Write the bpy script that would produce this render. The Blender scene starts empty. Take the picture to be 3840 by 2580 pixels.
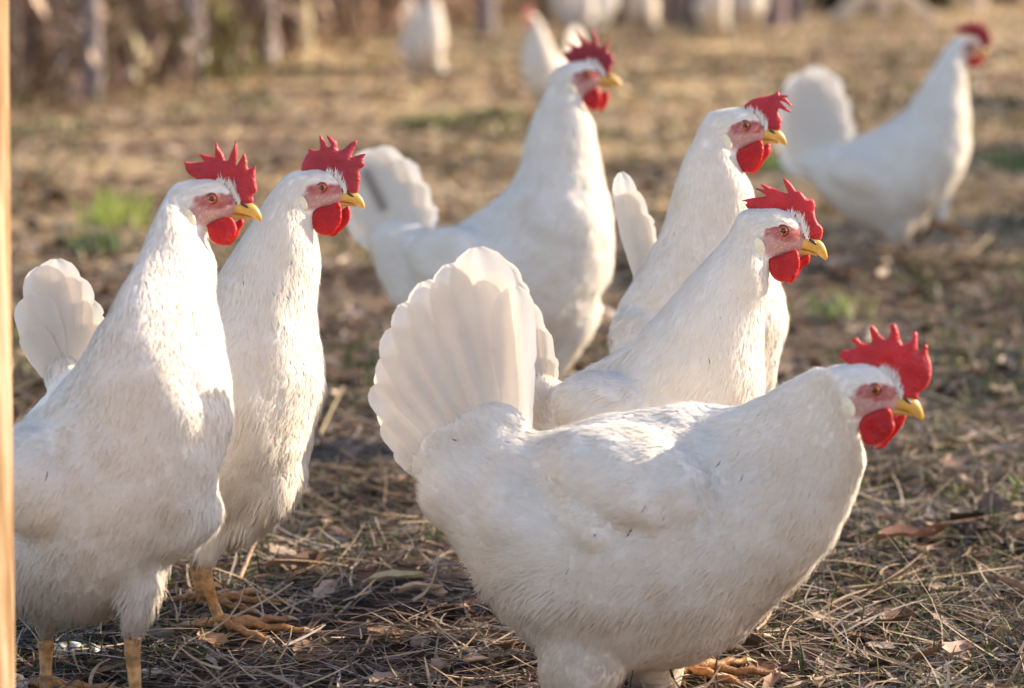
import bpy, math
import numpy as np
from mathutils import Vector, noise as mnoise
from mathutils.bvhtree import BVHTree
from mathutils.geometry import delaunay_2d_cdt
R = math.radians
rng = np.random.default_rng(7)
scene = bpy.context.scene
col = scene.collection

# ------------------------------------------------------------------ camera, world, sun, exposure
F = 10000.0                 # focal length in pixels of the 3840-wide photograph
CAMH = 0.60
PITCH = math.atan((1290 + 313) / F)
cam_d = bpy.data.cameras.new('camera')
cam = bpy.data.objects.new('camera', cam_d); col.objects.link(cam)
cam_d.sensor_width = 36.0; cam_d.lens = F / 3840 * 36
cam.location = (0, 0, CAMH); cam.rotation_euler = (math.pi / 2 - PITCH, 0, 0)
cam_d.clip_start = 0.05; cam_d.clip_end = 500
cam_d.dof.use_dof = True; cam_d.dof.focus_distance = 2.15; cam_d.dof.aperture_fstop = 5.3
scene.camera = cam

SUN_EL, SUN_AZ = R(25), R(20)          # azimuth measured from +x towards +y (away from the camera)
w = bpy.data.worlds.new('World'); scene.world = w; w.use_nodes = True
nt = w.node_tree
sky = nt.nodes.new('ShaderNodeTexSky'); sky.sky_type = 'NISHITA'; sky.sun_disc = False
sky.sun_elevation = SUN_EL; sky.sun_rotation = math.pi / 2 - SUN_AZ
sky.air_density = 1.0; sky.dust_density = .8; sky.ozone_density = 3.0
bg = nt.nodes['Background']; bg.inputs['Strength'].default_value = 0.14
wb = nt.nodes.new('ShaderNodeMix'); wb.data_type = 'RGBA'; wb.blend_type = 'MULTIPLY'; wb.inputs[0].default_value = 1.0
wb.inputs[7].default_value = (1.18, 1.0, .93, 1)          # the camera's warm white balance
nt.links.new(sky.outputs[0], wb.inputs[6]); nt.links.new(wb.outputs[2], bg.inputs[0])
sd = bpy.data.lights.new('sun', 'SUN'); so = bpy.data.objects.new('sun', sd); col.objects.link(so)
sd.energy = 4.3; sd.angle = R(0.6); sd.color = (1.0, 0.86, 0.66)
sv = Vector((math.cos(SUN_EL) * math.cos(SUN_AZ), math.cos(SUN_EL) * math.sin(SUN_AZ), math.sin(SUN_EL)))
so.rotation_euler = sv.to_track_quat('Z', 'Y').to_euler(); so.location = (6, 2, 5)
vs = scene.view_settings
vs.view_transform = 'Standard'; vs.look = 'None'; vs.gamma = 1.0; vs.use_curve_mapping = False
vs.exposure = 1.38
scene.cycles.max_bounces = 8; scene.cycles.diffuse_bounces = 4
scene.cycles.use_denoising = True

# ------------------------------------------------------------------ projection helpers
K = 3840 / 2334.0
fw = np.array([0, math.cos(PITCH), -math.sin(PITCH)]); up = np.array([0, math.sin(PITCH), math.cos(PITCH)])
def U(px, py, Y):
    """photo pixel (3840 scale) -> world point standing at distance Y"""
    d = fw + np.array([1., 0, 0]) * (px - 1920) / F - up * (py - 1290) / F
    return np.array([0, 0, CAMH]) + d * (Y / d[1])
def V(vx, vy, Y): return U(vx * K, vy * K, Y)
def G(px, py):
    d = fw + np.array([1., 0, 0]) * (px - 1920) / F - up * (py - 1290) / F
    return np.array([0, 0, CAMH]) + d * (-CAMH / d[2])

# ------------------------------------------------------------------ ground height
def vnoise(x, y, seed=0):
    x = np.asarray(x, float); y = np.asarray(y, float)
    xi = np.floor(x).astype(int); yi = np.floor(y).astype(int); fx = x - xi; fy = y - yi
    fx = fx * fx * (3 - 2 * fx); fy = fy * fy * (3 - 2 * fy)
    def h(a, b):
        n = (a * 374761393 + b * 668265263 + seed * 974711) & 0x7fffffff
        n = ((n ^ (n >> 13)) * 1274126177) & 0x7fffffff
        return ((n ^ (n >> 16)) & 0xffff) / 65535.0
    return (h(xi, yi) * (1 - fx) + h(xi + 1, yi) * fx) * (1 - fy) + (h(xi, yi + 1) * (1 - fx) + h(xi + 1, yi + 1) * fx) * fy
def ground_h(x, y):
    near = np.clip((y - 3) / 4, 0, 1)
    return (.012 * (vnoise(x * 9, y * 9, 1) - .5) + .008 * (vnoise(x * 27, y * 27, 2) - .5) + .004 * (vnoise(x * 70, y * 70, 3) - .5)
            + near * .05 * (vnoise(x * 1.3, y * 1.3, 4) - .5))

# ------------------------------------------------------------------ mesh accumulator
class Acc:
    def __init__(s): s.v = []; s.f = []; s.c = []; s.n = []; s.m = []; s.k = 0
    def add(s, v, f, c=(1, 1, 1), n=None, m=0):
        """v (N,3); f list/array of faces (all the same length); c one colour or (N,3)"""
        v = np.asarray(v, float).reshape(-1, 3); f = np.asarray(f, int)
        c = np.asarray(c, float)
        if c.ndim == 1: c = np.tile(c, (len(v), 1))
        if n is None: n = np.zeros_like(v)
        s.v.append(v); s.f.append(f + s.k); s.c.append(c); s.n.append(np.asarray(n, float)); s.m.append(m); s.k += len(v)
    def build(s, name, mats, parent=None, origin=(0, 0, 0), smooth=True, custom=False):
        v = np.concatenate(s.v) - np.asarray(origin); c = np.concatenate(s.c); n = np.concatenate(s.n)
        me = bpy.data.meshes.new(name)
        nl = sum(f.size for f in s.f); nf = sum(len(f) for f in s.f)
        me.vertices.add(len(v)); me.loops.add(nl); me.polygons.add(nf)
        me.vertices.foreach_set('co', v.ravel())
        me.loops.foreach_set('vertex_index', np.concatenate([f.ravel() for f in s.f]))
        sizes = np.concatenate([np.full(len(f), f.shape[1]) for f in s.f])
        me.polygons.foreach_set('loop_start', np.concatenate([[0], np.cumsum(sizes)[:-1]]))
        me.polygons.foreach_set('material_index', np.concatenate([np.full(len(f), m) for f, m in zip(s.f, s.m)]))
        me.polygons.foreach_set('use_smooth', np.full(nf, smooth))
        me.update(calc_edges=True)
        a = me.color_attributes.new('tint', 'FLOAT_COLOR', 'POINT')
        a.data.foreach_set('color', np.concatenate([c, np.ones((len(c), 1))], 1).ravel())
        if custom:
            me.validate()
            me.normals_split_custom_set_from_vertices(n)
        for m in (mats if isinstance(mats, (list, tuple)) else [mats]): me.materials.append(m)
        o = bpy.data.objects.new(name, me); col.objects.link(o)
        if parent is not None: o.parent = parent
        return o

def tag(o, label=None, cat=None, group=None, kind=None):
    if label: o['label'] = label
    if cat: o['category'] = cat
    if group: o['group'] = group
    if kind: o['kind'] = kind
    return o
def empty(name, loc):
    o = bpy.data.objects.new(name, None); o.location = loc; o.empty_display_size = .05; col.objects.link(o); return o

def tube(acc, pts, rad, c=(1, 1, 1), sides=8, m=0, flat=1.0, cap=True):
    """tapered tube through pts; flat squashes vertically"""
    P = np.asarray(pts, float); r = np.broadcast_to(np.asarray(rad, float), (len(P),))
    T = np.gradient(P, axis=0); T /= np.linalg.norm(T, axis=1)[:, None] + 1e-12
    ref = np.array([0, 0, 1.]) if abs(T[0][2]) < .8 else np.array([0, 1., 0])
    A = np.cross(T, ref); A /= np.linalg.norm(A, axis=1)[:, None] + 1e-12; B = np.cross(A, T)
    th = np.linspace(0, 2 * math.pi, sides, endpoint=False)
    v = (P[:, None] + r[:, None, None] * (A[:, None] * np.cos(th)[None, :, None] + flat * B[:, None] * np.sin(th)[None, :, None])).reshape(-1, 3)
    n = len(P); i = np.arange(n - 1)[:, None] * sides; j = np.arange(sides)[None]; j2 = (j + 1) % sides
    f = np.stack([i + j, i + j2, i + sides + j2, i + sides + j], -1).reshape(-1, 4)
    cc = np.asarray(c, float)
    if cc.ndim == 2: cc = np.repeat(cc, sides, 0)
    acc.add(v, f, cc, m=m)
    if cap:
        for e, k in ((0, 0), (n - 1, (n - 1) * sides)):
            vv = np.concatenate([v[k:k + sides], P[e:e + 1]])
            ff = [[a, sides, (a + 1) % sides] if e == 0 else [a, (a + 1) % sides, sides] for a in range(sides)]
            acc.add(vv, ff, cc if cc.ndim == 1 else cc[k], m=m)

def catmull(P, sub):
    P = np.asarray(P, float); n = len(P); out = []
    Q = np.vstack([2 * P[0] - P[1], P, 2 * P[-1] - P[-2]])
    for i in range(n - 1):
        p0, p1, p2, p3 = Q[i:i + 4]
        for t in np.linspace(0, 1, sub, endpoint=False):
            out.append(.5 * ((2 * p1) + (-p0 + p2) * t + (2 * p0 - 5 * p1 + 4 * p2 - p3) * t * t + (-p0 + 3 * p1 - 3 * p2 + p3) * t ** 3))
    out.append(P[-1]); return np.array(out)

# ------------------------------------------------------------------ materials
def newmat(name):
    m = bpy.data.materials.new(name); m.use_nodes = True
    t = m.node_tree; b = t.nodes['Principled BSDF']; return m, t, b
def node(t, kind, **kw):
    n = t.nodes.new(kind)
    for k, v in kw.items():
        if k in n.inputs: n.inputs[k].default_value = v
        else: setattr(n, k, v)
    return n
def mixrgb(t, blend, fac, a, b):
    m = t.nodes.new('ShaderNodeMix'); m.data_type = 'RGBA'; m.blend_type = blend
    for k, x in ((0, fac), (6, a), (7, b)):
        if hasattr(x, 'links'): t.links.new(x, m.inputs[k])
        else: m.inputs[k].default_value = x if not isinstance(x, tuple) else (*x, 1)[:4]
    return m.outputs[2]
def noise_col(t, scale, ramp, detail=4, coord='Object', rough=.6, stretch=None):
    tc = node(t, 'ShaderNodeTexCoord'); src = tc.outputs[coord]
    if stretch:
        mp = node(t, 'ShaderNodeMapping'); mp.inputs['Scale'].default_value = stretch; t.links.new(src, mp.inputs[0]); src = mp.outputs[0]
    nz = node(t, 'ShaderNodeTexNoise', Scale=scale, Detail=detail, Roughness=rough); t.links.new(src, nz.inputs['Vector'])
    cr = node(t, 'ShaderNodeValToRGB'); el = cr.color_ramp.elements
    while len(el) < len(ramp): el.new(.5)
    for e, (p, c) in zip(el, ramp): e.position = p; e.color = (*c, 1)
    t.links.new(nz.outputs['Fac'], cr.inputs[0]); return cr.outputs[0], nz.outputs['Fac'], src
def bump(t, b, h, strength, dist):
    bp = node(t, 'ShaderNodeBump', Strength=strength, Distance=dist); t.links.new(h, bp.inputs['Height']); t.links.new(bp.outputs[0], b.inputs['Normal'])

def mat_attr(name, rough=.8, spec=.3, transl=0., sheen=0., nscale=60, var=((.35, (.9, .88, .85)), (.65, (1, 1, 1))), bstr=0, bdist=.001, bscale=300, sss=0):
    m, t, b = newmat(name)
    at = node(t, 'ShaderNodeAttribute', attribute_name='tint')
    c, fac, src = noise_col(t, nscale, var)
    o = mixrgb(t, 'MULTIPLY', 1.0, at.outputs['Color'], c)
    t.links.new(o, b.inputs['Base Color'])
    b.inputs['Roughness'].default_value = rough; b.inputs['Specular IOR Level'].default_value = spec
    b.inputs['Sheen Weight'].default_value = sheen
    if sss:
        b.inputs['Subsurface Weight'].default_value = sss; b.inputs['Subsurface Radius'].default_value = (.006, .0015, .001); b.inputs['Subsurface Scale'].default_value = 1.0
    if bstr:
        nz = node(t, 'ShaderNodeTexNoise', Scale=bscale, Detail=3.); t.links.new(src, nz.inputs['Vector']); bump(t, b, nz.outputs['Fac'], bstr, bdist)
    if transl:
        tr = node(t, 'ShaderNodeBsdfTranslucent'); t.links.new(o, tr.inputs[0])
        mx = node(t, 'ShaderNodeMixShader'); mx.inputs[0].default_value = transl
        t.links.new(b.outputs[0], mx.inputs[1]); t.links.new(tr.outputs[0], mx.inputs[2])
        t.links.new(mx.outputs[0], t.nodes['Material Output'].inputs[0])
    return m
M_under = mat_attr('hen_skin_and_down', .85, .15, 0, .1, 40, ((.3, (.93, .9, .86)), (.7, (1, 1, 1))), .35, .0012, 260)
M_plume = mat_attr('white_feathers', .80, .15, .22, .2, 24, ((.32, (.95, .92, .875)), (.60, (1, 1, 1))))
M_tail = mat_attr('tail_feathers', .6, .25, .38, .1, 22, ((.3, (.95, .93, .91)), (.6, (1, 1, 1))), .12, .0006, 500)
M_shank = mat_attr('scaly_leg', .55, .4, 0, 0, 180, ((.35, (.55, .5, .45)), (.6, (1, 1, 1))), .8, .0012, 420)
M_comb = mat_attr('red_comb', .45, .5, .2, .1, 60, ((.3, (.72, .66, .66)), (.68, (1, 1, 1))), 1.0, .0013, 420, sss=.25)
M_wattle = mat_attr('red_wattle', .42, .4, .2, 0, 60, ((.3, (.7, .62, .62)), (.7, (1, 1, 1))), .8, .0018, 330, sss=.25)
M_beak = mat_attr('yellow_beak', .35, .5, 0, 0, 120, ((.35, (.8, .72, .6)), (.6, (1, 1, 1))), .15, .0005, 300, sss=.15)
M_lobe = mat_attr('earlobe', .6, .3, 0, 0, 300, ((.35, (.85, .85, .75)), (.6, (1, 1, 1))), .5, .0006, 600)
M_eye = mat_attr('hen_eye', .06, .8, 0, 0, 300, ((.3, (.7, .6, .6)), (.7, (1, 1, 1))))
M_straw = mat_attr('dry_straw', .6, .35, .08, 0, 90, ((.3, (.75, .7, .65)), (.65, (1, 1, 1))))
M_leafy = mat_attr('green_blades', .55, .35, .3, 0, 60, ((.3, (.75, .8, .7)), (.65, (1, 1, 1))))
M_bark = mat_attr('bark', .9, .15, 0, 0, 25, ((.35, (.6, .58, .55)), (.65, (1, 1, 1))), .6, .006, 60)

# ------------------------------------------------------------------ inflated outline (combs, wattles, lobes)
def inside(P, poly):
    x, y = P[:, 0][:, None], P[:, 1][:, None]; a = poly; b = np.roll(poly, -1, 0)
    c = ((a[:, 1] > y) != (b[:, 1] > y)) & (x < (b[:, 0] - a[:, 0]) * (y - a[:, 1]) / (b[:, 1] - a[:, 1] + 1e-12) + a[:, 0])
    return c.sum(1) % 2 == 1
def edge_dist(P, poly):
    a = poly; b = np.roll(poly, -1, 0); ab = b - a
    t = np.clip(((P[:, None] - a) * ab).sum(2) / ((ab ** 2).sum(1) + 1e-12), 0, 1)
    return np.linalg.norm(P[:, None] - a - t[..., None] * ab, axis=2).min(1)
def smooth_poly(poly, n=3, keep=.5):
    out = catmull(np.vstack([poly, poly[:1]]), n)[:-1]; return out
def inflate(acc, poly, Y, T, Rw, c, step, m=0, wob=0., tip_c=None, bend=None):
    """poly: outline in x,z metres in the plane y=Y; T half thickness; Rw edge rounding width"""
    poly = np.asarray(poly, float)
    seg = []
    for a, b in zip(poly, np.roll(poly, -1, 0)):
        k = max(1, int(np.linalg.norm(b - a) / step)); seg.append(a + (b - a) * np.linspace(0, 1, k, endpoint=False)[:, None])
    bd = np.vstack(seg)
    lo, hi = poly.min(0), poly.max(0)
    gx, gz = np.meshgrid(np.arange(lo[0], hi[0], step), np.arange(lo[1], hi[1], step))
    g = np.stack([gx.ravel() + (gz.ravel() / step % 2) * step * .25, gz.ravel()], 1)
    g = g[inside(g, bd)]; g = g[edge_dist(g, bd) > step * .55]
    pts = np.vstack([bd, g]); nb = len(bd)
    res = delaunay_2d_cdt([Vector(p) for p in pts], [(i, (i + 1) % nb) for i in range(nb)], [], 1, 1e-9)
    vv = np.array([[p[0], p[1]] for p in res[0]]); tri = np.array([f for f in res[2] if len(f) == 3])
    d = edge_dist(vv, bd); d[d < 1e-7] = 0
    tt = T * np.sqrt(np.clip(1 - (1 - np.clip(d / Rw, 0, 1)) ** 2, 0, 1))
    wv = np.array([mnoise.noise(Vector((p[0] * 90, p[1] * 90, Y * 7))) for p in vv]) * wob if wob else 0
    by = bend(vv) if bend else 0
    isb = d == 0
    n = len(vv)
    fr = np.stack([vv[:, 0], Y + by - tt + wv * (~isb), vv[:, 1]], 1); bk = np.stack([vv[:, 0], Y + by + tt + wv * (~isb), vv[:, 1]], 1)
    # triangles face -y in front
    a = vv[tri[:, 0]]; b = vv[tri[:, 1]]; cc = vv[tri[:, 2]]
    s = np.cross(b - a, cc - a) > 0
    tri = np.where(s[:, None], tri, tri[:, ::-1])
    idx = np.arange(n) + n; idx[isb] = np.arange(n)[isb]
    colr = np.tile(np.asarray(c, float), (n, 1))
    if tip_c is not None:
        k = np.clip(1 - d / (Rw * .9), 0, 1)[:, None] ** 2 * .5; colr = colr * (1 - k) + np.asarray(tip_c) * k
    allv = np.vstack([fr, bk]); used = np.concatenate([np.ones(n, bool), ~isb])
    remap = np.cumsum(used) - 1
    acc.add(allv[used], np.vstack([tri, remap[idx[tri]][:, ::-1]]) if True else tri, np.vstack([colr, colr])[used], m=m)

# ------------------------------------------------------------------ one flat-lying feather field
def feather_field(acc, P, N, D, L, W, lift, colr, rs, m, rows=5, cols=5, curl=.0, bvh=None):
    n = len(P); B = np.cross(N, D)
    u = np.linspace(0, 1, rows); c = np.linspace(-1, 1, cols)
    prof = np.sqrt(np.clip(u, 0, 1)) * .35 + .75 * np.sin(np.pi * np.clip(u, 0, 1) ** .8) ** .6; prof[0] = .25; prof[-1] = .38
    uu, cc = np.meshgrid(u, c, indexing='ij'); pp = prof[:, None] * np.ones_like(cc)
    tiproll = -(.22 * cc ** 2) * (uu > .5) * uu             # rounded tip
    L = L[:, None, None]; W = W[:, None, None]; lf = lift[:, None, None]
    al = L * (uu + tiproll) ; ac = W * pp * cc; z = lf * (uu * 1.15 - .25) - W * .07 * cc ** 2 * (uu * .6 + .2) - curl * L * uu ** 2 * .25
    jag = rs.normal(0, 1, (n, rows, cols)) * (uu > .95) * .012 * L
    al = al + jag
    pos = P[:, None, None] + D[:, None, None] * al[..., None] + B[:, None, None] * ac[..., None]
    NN = np.broadcast_to(N[:, None, None], pos.shape).copy()
    if bvh is None: pos = pos + NN * z[..., None]
    else:                                   # lay the vane along the curved body
        fp = pos.reshape(-1, 3); fl_ = np.empty_like(fp); fn = np.empty_like(fp)
        for q_, p_ in enumerate(fp.tolist()):
            h_ = bvh.find_nearest(p_); fl_[q_] = h_[0]; fn[q_] = h_[1]
        fn[(fn * NN.reshape(-1, 3)).sum(1) < 0] *= -1
        zz = np.maximum(z, -.0003 + .0004 * uu) + .0003 * uu
        pos = (fl_ + fn * zz.reshape(-1, 1)).reshape(pos.shape)
        NN = NN * .45 + fn.reshape(pos.shape) * .55
        c_ = np.cross(pos[:, 1:, :-1] - pos[:, :-1, 1:], pos[:, :-1, :-1] - pos[:, 1:, 1:]); c_ /= np.linalg.norm(c_, axis=-1)[..., None] + 1e-12
        dt_ = (c_ * NN[:, :-1, :-1]).sum(-1); dt_ = dt_ * np.sign(np.median(dt_)); good = (dt_.min((1, 2)) > .6) & (np.linalg.norm(fl_ - fp, axis=1).reshape(n, -1).max(1) < .0075)
        pos, NN, colr, B, D, N = pos[good], NN[good], colr[good], B[good], D[good], N[good]; n = len(pos)
    tl = rs.normal(0, .06, (n, 1, 1, 1)); t2 = rs.normal(0, .05, (n, 1, 1, 1))
    nn = NN + B[:, None, None] * (tl + .22 * cc[None, ..., None]) + D[:, None, None] * (t2 + (.14 * uu - .05)[None, ..., None])
    nn /= np.linalg.norm(nn, axis=-1)[..., None]
    i = np.arange(rows - 1)[:, None] * cols; j = np.arange(cols - 1)[None]
    q = np.stack([i + j, i + j + 1, i + cols + j + 1, i + cols + j], -1).reshape(-1, 4)
    f = (q[None] + (np.arange(n) * rows * cols)[:, None, None]).reshape(-1, 4)
    cl = np.repeat(colr, rows * cols, 0)
    acc.add(pos.reshape(-1, 3), f[:, ::-1], cl, nn.reshape(-1, 3), m=m)

def hair_field(acc, P, N, D, L, wd, lift, colr, rs, m):
    n = len(P); side = np.cross(D, N) + N * rs.normal(0, .05, (n, 1)); side /= np.linalg.norm(side, axis=1)[:, None]
    d1 = D + N * lift[:, None] + rs.normal(0, .16, (n, 3)); d2 = D + N * (lift * .3)[:, None] + rs.normal(0, .16, (n, 3))
    mid = P + d1 * L[:, None] * .5; end = mid + d2 * L[:, None] * .5
    w_ = wd[:, None]
    v = np.stack([P - side * w_, P + side * w_, mid + side * w_ * .7, mid - side * w_ * .7, end], 1).reshape(-1, 3)
    b = np.arange(n)[:, None] * 5
    acc.add(v, np.vstack([b + [[0, 1, 2]], b + [[0, 2, 3]], b + [[3, 2, 4]]]), np.repeat(colr, 5, 0), np.repeat(N, 5, 0), m=m)

def poisson(P, r, rs):
    order = rs.permutation(len(P)); cells = {}; keep = []
    for i in order:
        p = P[i]; ri = r[i]; g = .03
        k = (int(p[0] // g), int(p[1] // g), int(p[2] // g)); ok = True
        for dx in (-1, 0, 1):
            for dy in (-1, 0, 1):
                for dz in (-1, 0, 1):
                    for q in cells.get((k[0] + dx, k[1] + dy, k[2] + dz), ()):
                        if (p[0] - q[0]) ** 2 + (p[1] - q[1]) ** 2 + (p[2] - q[2]) ** 2 < ri * ri: ok = False; break
                    if not ok: break
                if not ok: break
            if not ok: break
        if ok: keep.append(i); cells.setdefault(k, []).append(p)
    return np.array(keep)

def tail_feather(acc, base, tip, wd, rs, y0, y1, c, bow=.05):
    """one quill feather from base to tip; slightly tented vane with a raised shaft"""
    rows, cols = 26, 11
    u = np.linspace(0, 1, rows); c_ = np.linspace(-1, 1, cols); uu, cc = np.meshgrid(u, c_, indexing='ij')
    ax = tip - base; L = np.linalg.norm(ax); ax = ax / L; sd_ = np.cross(ax, [0, 1, 0]); sd_ /= np.linalg.norm(sd_); nrm = np.cross(sd_, ax)
    if nrm[1] > 0: nrm = -nrm
    prof = .40 + .60 * np.clip(u / .55, 0, 1) ** .8; prof = prof * np.sqrt(np.clip(1 - np.clip((u - .80) / .205, 0, 1) ** 2.0, 0, 1)); prof[-1] = max(prof[-1], .12)
    wv = rs.normal(0, .009, (rows, cols)) * np.sign(cc) * (np.abs(cc) > .75)
    for sp in range(3):
        us = rs.uniform(.45, .92); sd_s = rs.choice([-1, 1]); wv = wv - .18 * sd_s * np.exp(-((uu - us) / .014) ** 2) * (cc * sd_s > .7) * rs.random()
    ac = wd / 2 * prof[:, None] * (cc + wv)
    bowx = bow * L * np.sin(np.pi * uu) * (rs.random() - .3)
    z = .0006 * (1 - np.abs(cc) ** 2) + .0003 * np.exp(-(cc / .10) ** 2) + .0003 * np.sin(cc * 7 + uu * 3)
    al = uu * L - (np.abs(cc) ** 2) * .0 * L
    pos = base + ax * al[..., None] + sd_ * (ac + bowx)[..., None] + nrm * z[..., None]
    pos[..., 1] += y0 + (y1 - y0) * uu
    i = np.arange(rows - 1)[:, None] * cols; j = np.arange(cols - 1)[None]
    f = np.stack([i + j, i + j + 1, i + cols + j + 1, i + cols + j], -1).reshape(-1, 4)
    acc.add(pos.reshape(-1, 3), f, c)

# head outline measured once on the left-most hen (eye 503,815; beak tip 1140,1140)
HS = [(-60, 640, 430, 1440, 300), (150, 585, 420, 1260, 285), (350, 542, 510, 1200, 262), (550, 556, 610, 1165, 222), (700, 640, 700, 1130, 165), (800, 790, 765, 1110, 112), (850, 890, 810, 1095, 75)]
BU = [(820, 880, 760, 1040, 80), (930, 885, 880, 1048, 72), (1020, 900, 970, 1068, 60), (1080, 950, 1035, 1098, 44), (1125, 1025, 1090, 1128, 27), (1148, 1095, 1128, 1146, 11)]
BL = [(760, 1030, 770, 1118, 62), (860, 1045, 860, 1110, 52), (950, 1062, 945, 1104, 36), (1010, 1085, 1005, 1112, 16)]

def loft(acc, secs, c=(1, 1, 1), nseg=28, sub=3, m=0):
    """secs rows: Dx,Dy,Dz, Vx,Vy,Vz, halfwidth -> closed loft; returns centres and tangents"""
    S = catmull(secs, sub); n = len(S)
    Dp, Vp, hw = S[:, :3], S[:, 3:6], S[:, 6]
    C = (Dp + Vp) / 2; e = (Dp - Vp) / 2
    th = np.linspace(0, 2 * math.pi, nseg, endpoint=False)
    v = C[:, None] + e[:, None] * np.cos(th)[None, :, None] + np.array([0, 1., 0]) * (hw[:, None] * np.sin(th)[None])[..., None]
    i = np.arange(n - 1)[:, None] * nseg; j = np.arange(nseg)[None]; j2 = (j + 1) % nseg
    f = np.stack([i + j, i + nseg + j, i + nseg + j2, i + j2], -1).reshape(-1, 4)
    acc.add(v.reshape(-1, 3), f, c, m=m)
    T = np.gradient(C, axis=0); T /= np.linalg.norm(T, axis=1)[:, None] + 1e-9
    for e_, s in ((0, -1), (n - 1, 1)):
        ring = v[e_]; ct = C[e_] + T[e_] * s * min(hw[e_], np.linalg.norm(e[e_])) * .55
        mid = C[e_] + (ring - C[e_]) * .72 + T[e_] * s * min(hw[e_], np.linalg.norm(e[e_])) * .42
        vv = np.vstack([ring, mid, ct[None]])
        ff = []; f4 = []
        for a in range(nseg):
            b = (a + 1) % nseg
            if s < 0: f4.append([a, b, nseg + b, nseg + a]); ff.append([nseg + a, nseg + b, 2 * nseg])
            else: f4.append([b, a, nseg + a, nseg + b]); ff.append([nseg + b, nseg + a, 2 * nseg])
        acc.add(vv, f4, c, m=m); acc.add(vv, ff, c, m=m)
    return C, T, hw

def ellipsoid(acc, c, ax, nu=20, nv=12, col_=(1, 1, 1), m=0):
    """ax: 3x3 rows = semi axes vectors"""
    th = np.linspace(0, 2 * math.pi, nu, endpoint=False); ph = np.linspace(0, math.pi, nv + 1)
    v = []
    for p in ph:
        for t in th: v.append(np.array([math.sin(p) * math.cos(t), math.sin(p) * math.sin(t), math.cos(p)]))
    v = np.array(v) @ np.asarray(ax) + np.asarray(c)
    f = [[i * nu + j, (i + 1) * nu + j, (i + 1) * nu + (j + 1) % nu, i * nu + (j + 1) % nu] for i in range(nv) for j in range(nu)]
    acc.add(v, f, col_, m=m)

WHITE = np.array([.92, .855, .755])
RED = (.66, .020, .030); REDW = (.58, .008, .014)

# crop -> v transforms used when each comb and wattle outline was measured
CR = {1: (660, 510, .2807), 2: (1080, 480, .2807), 3: (2080, 90, .2233), 4: (2640, 320, .2296), 5: (2760, 650, .2806), 6: (3110, 1190, .3318), 7: (3540, 60, .1467)}

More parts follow.
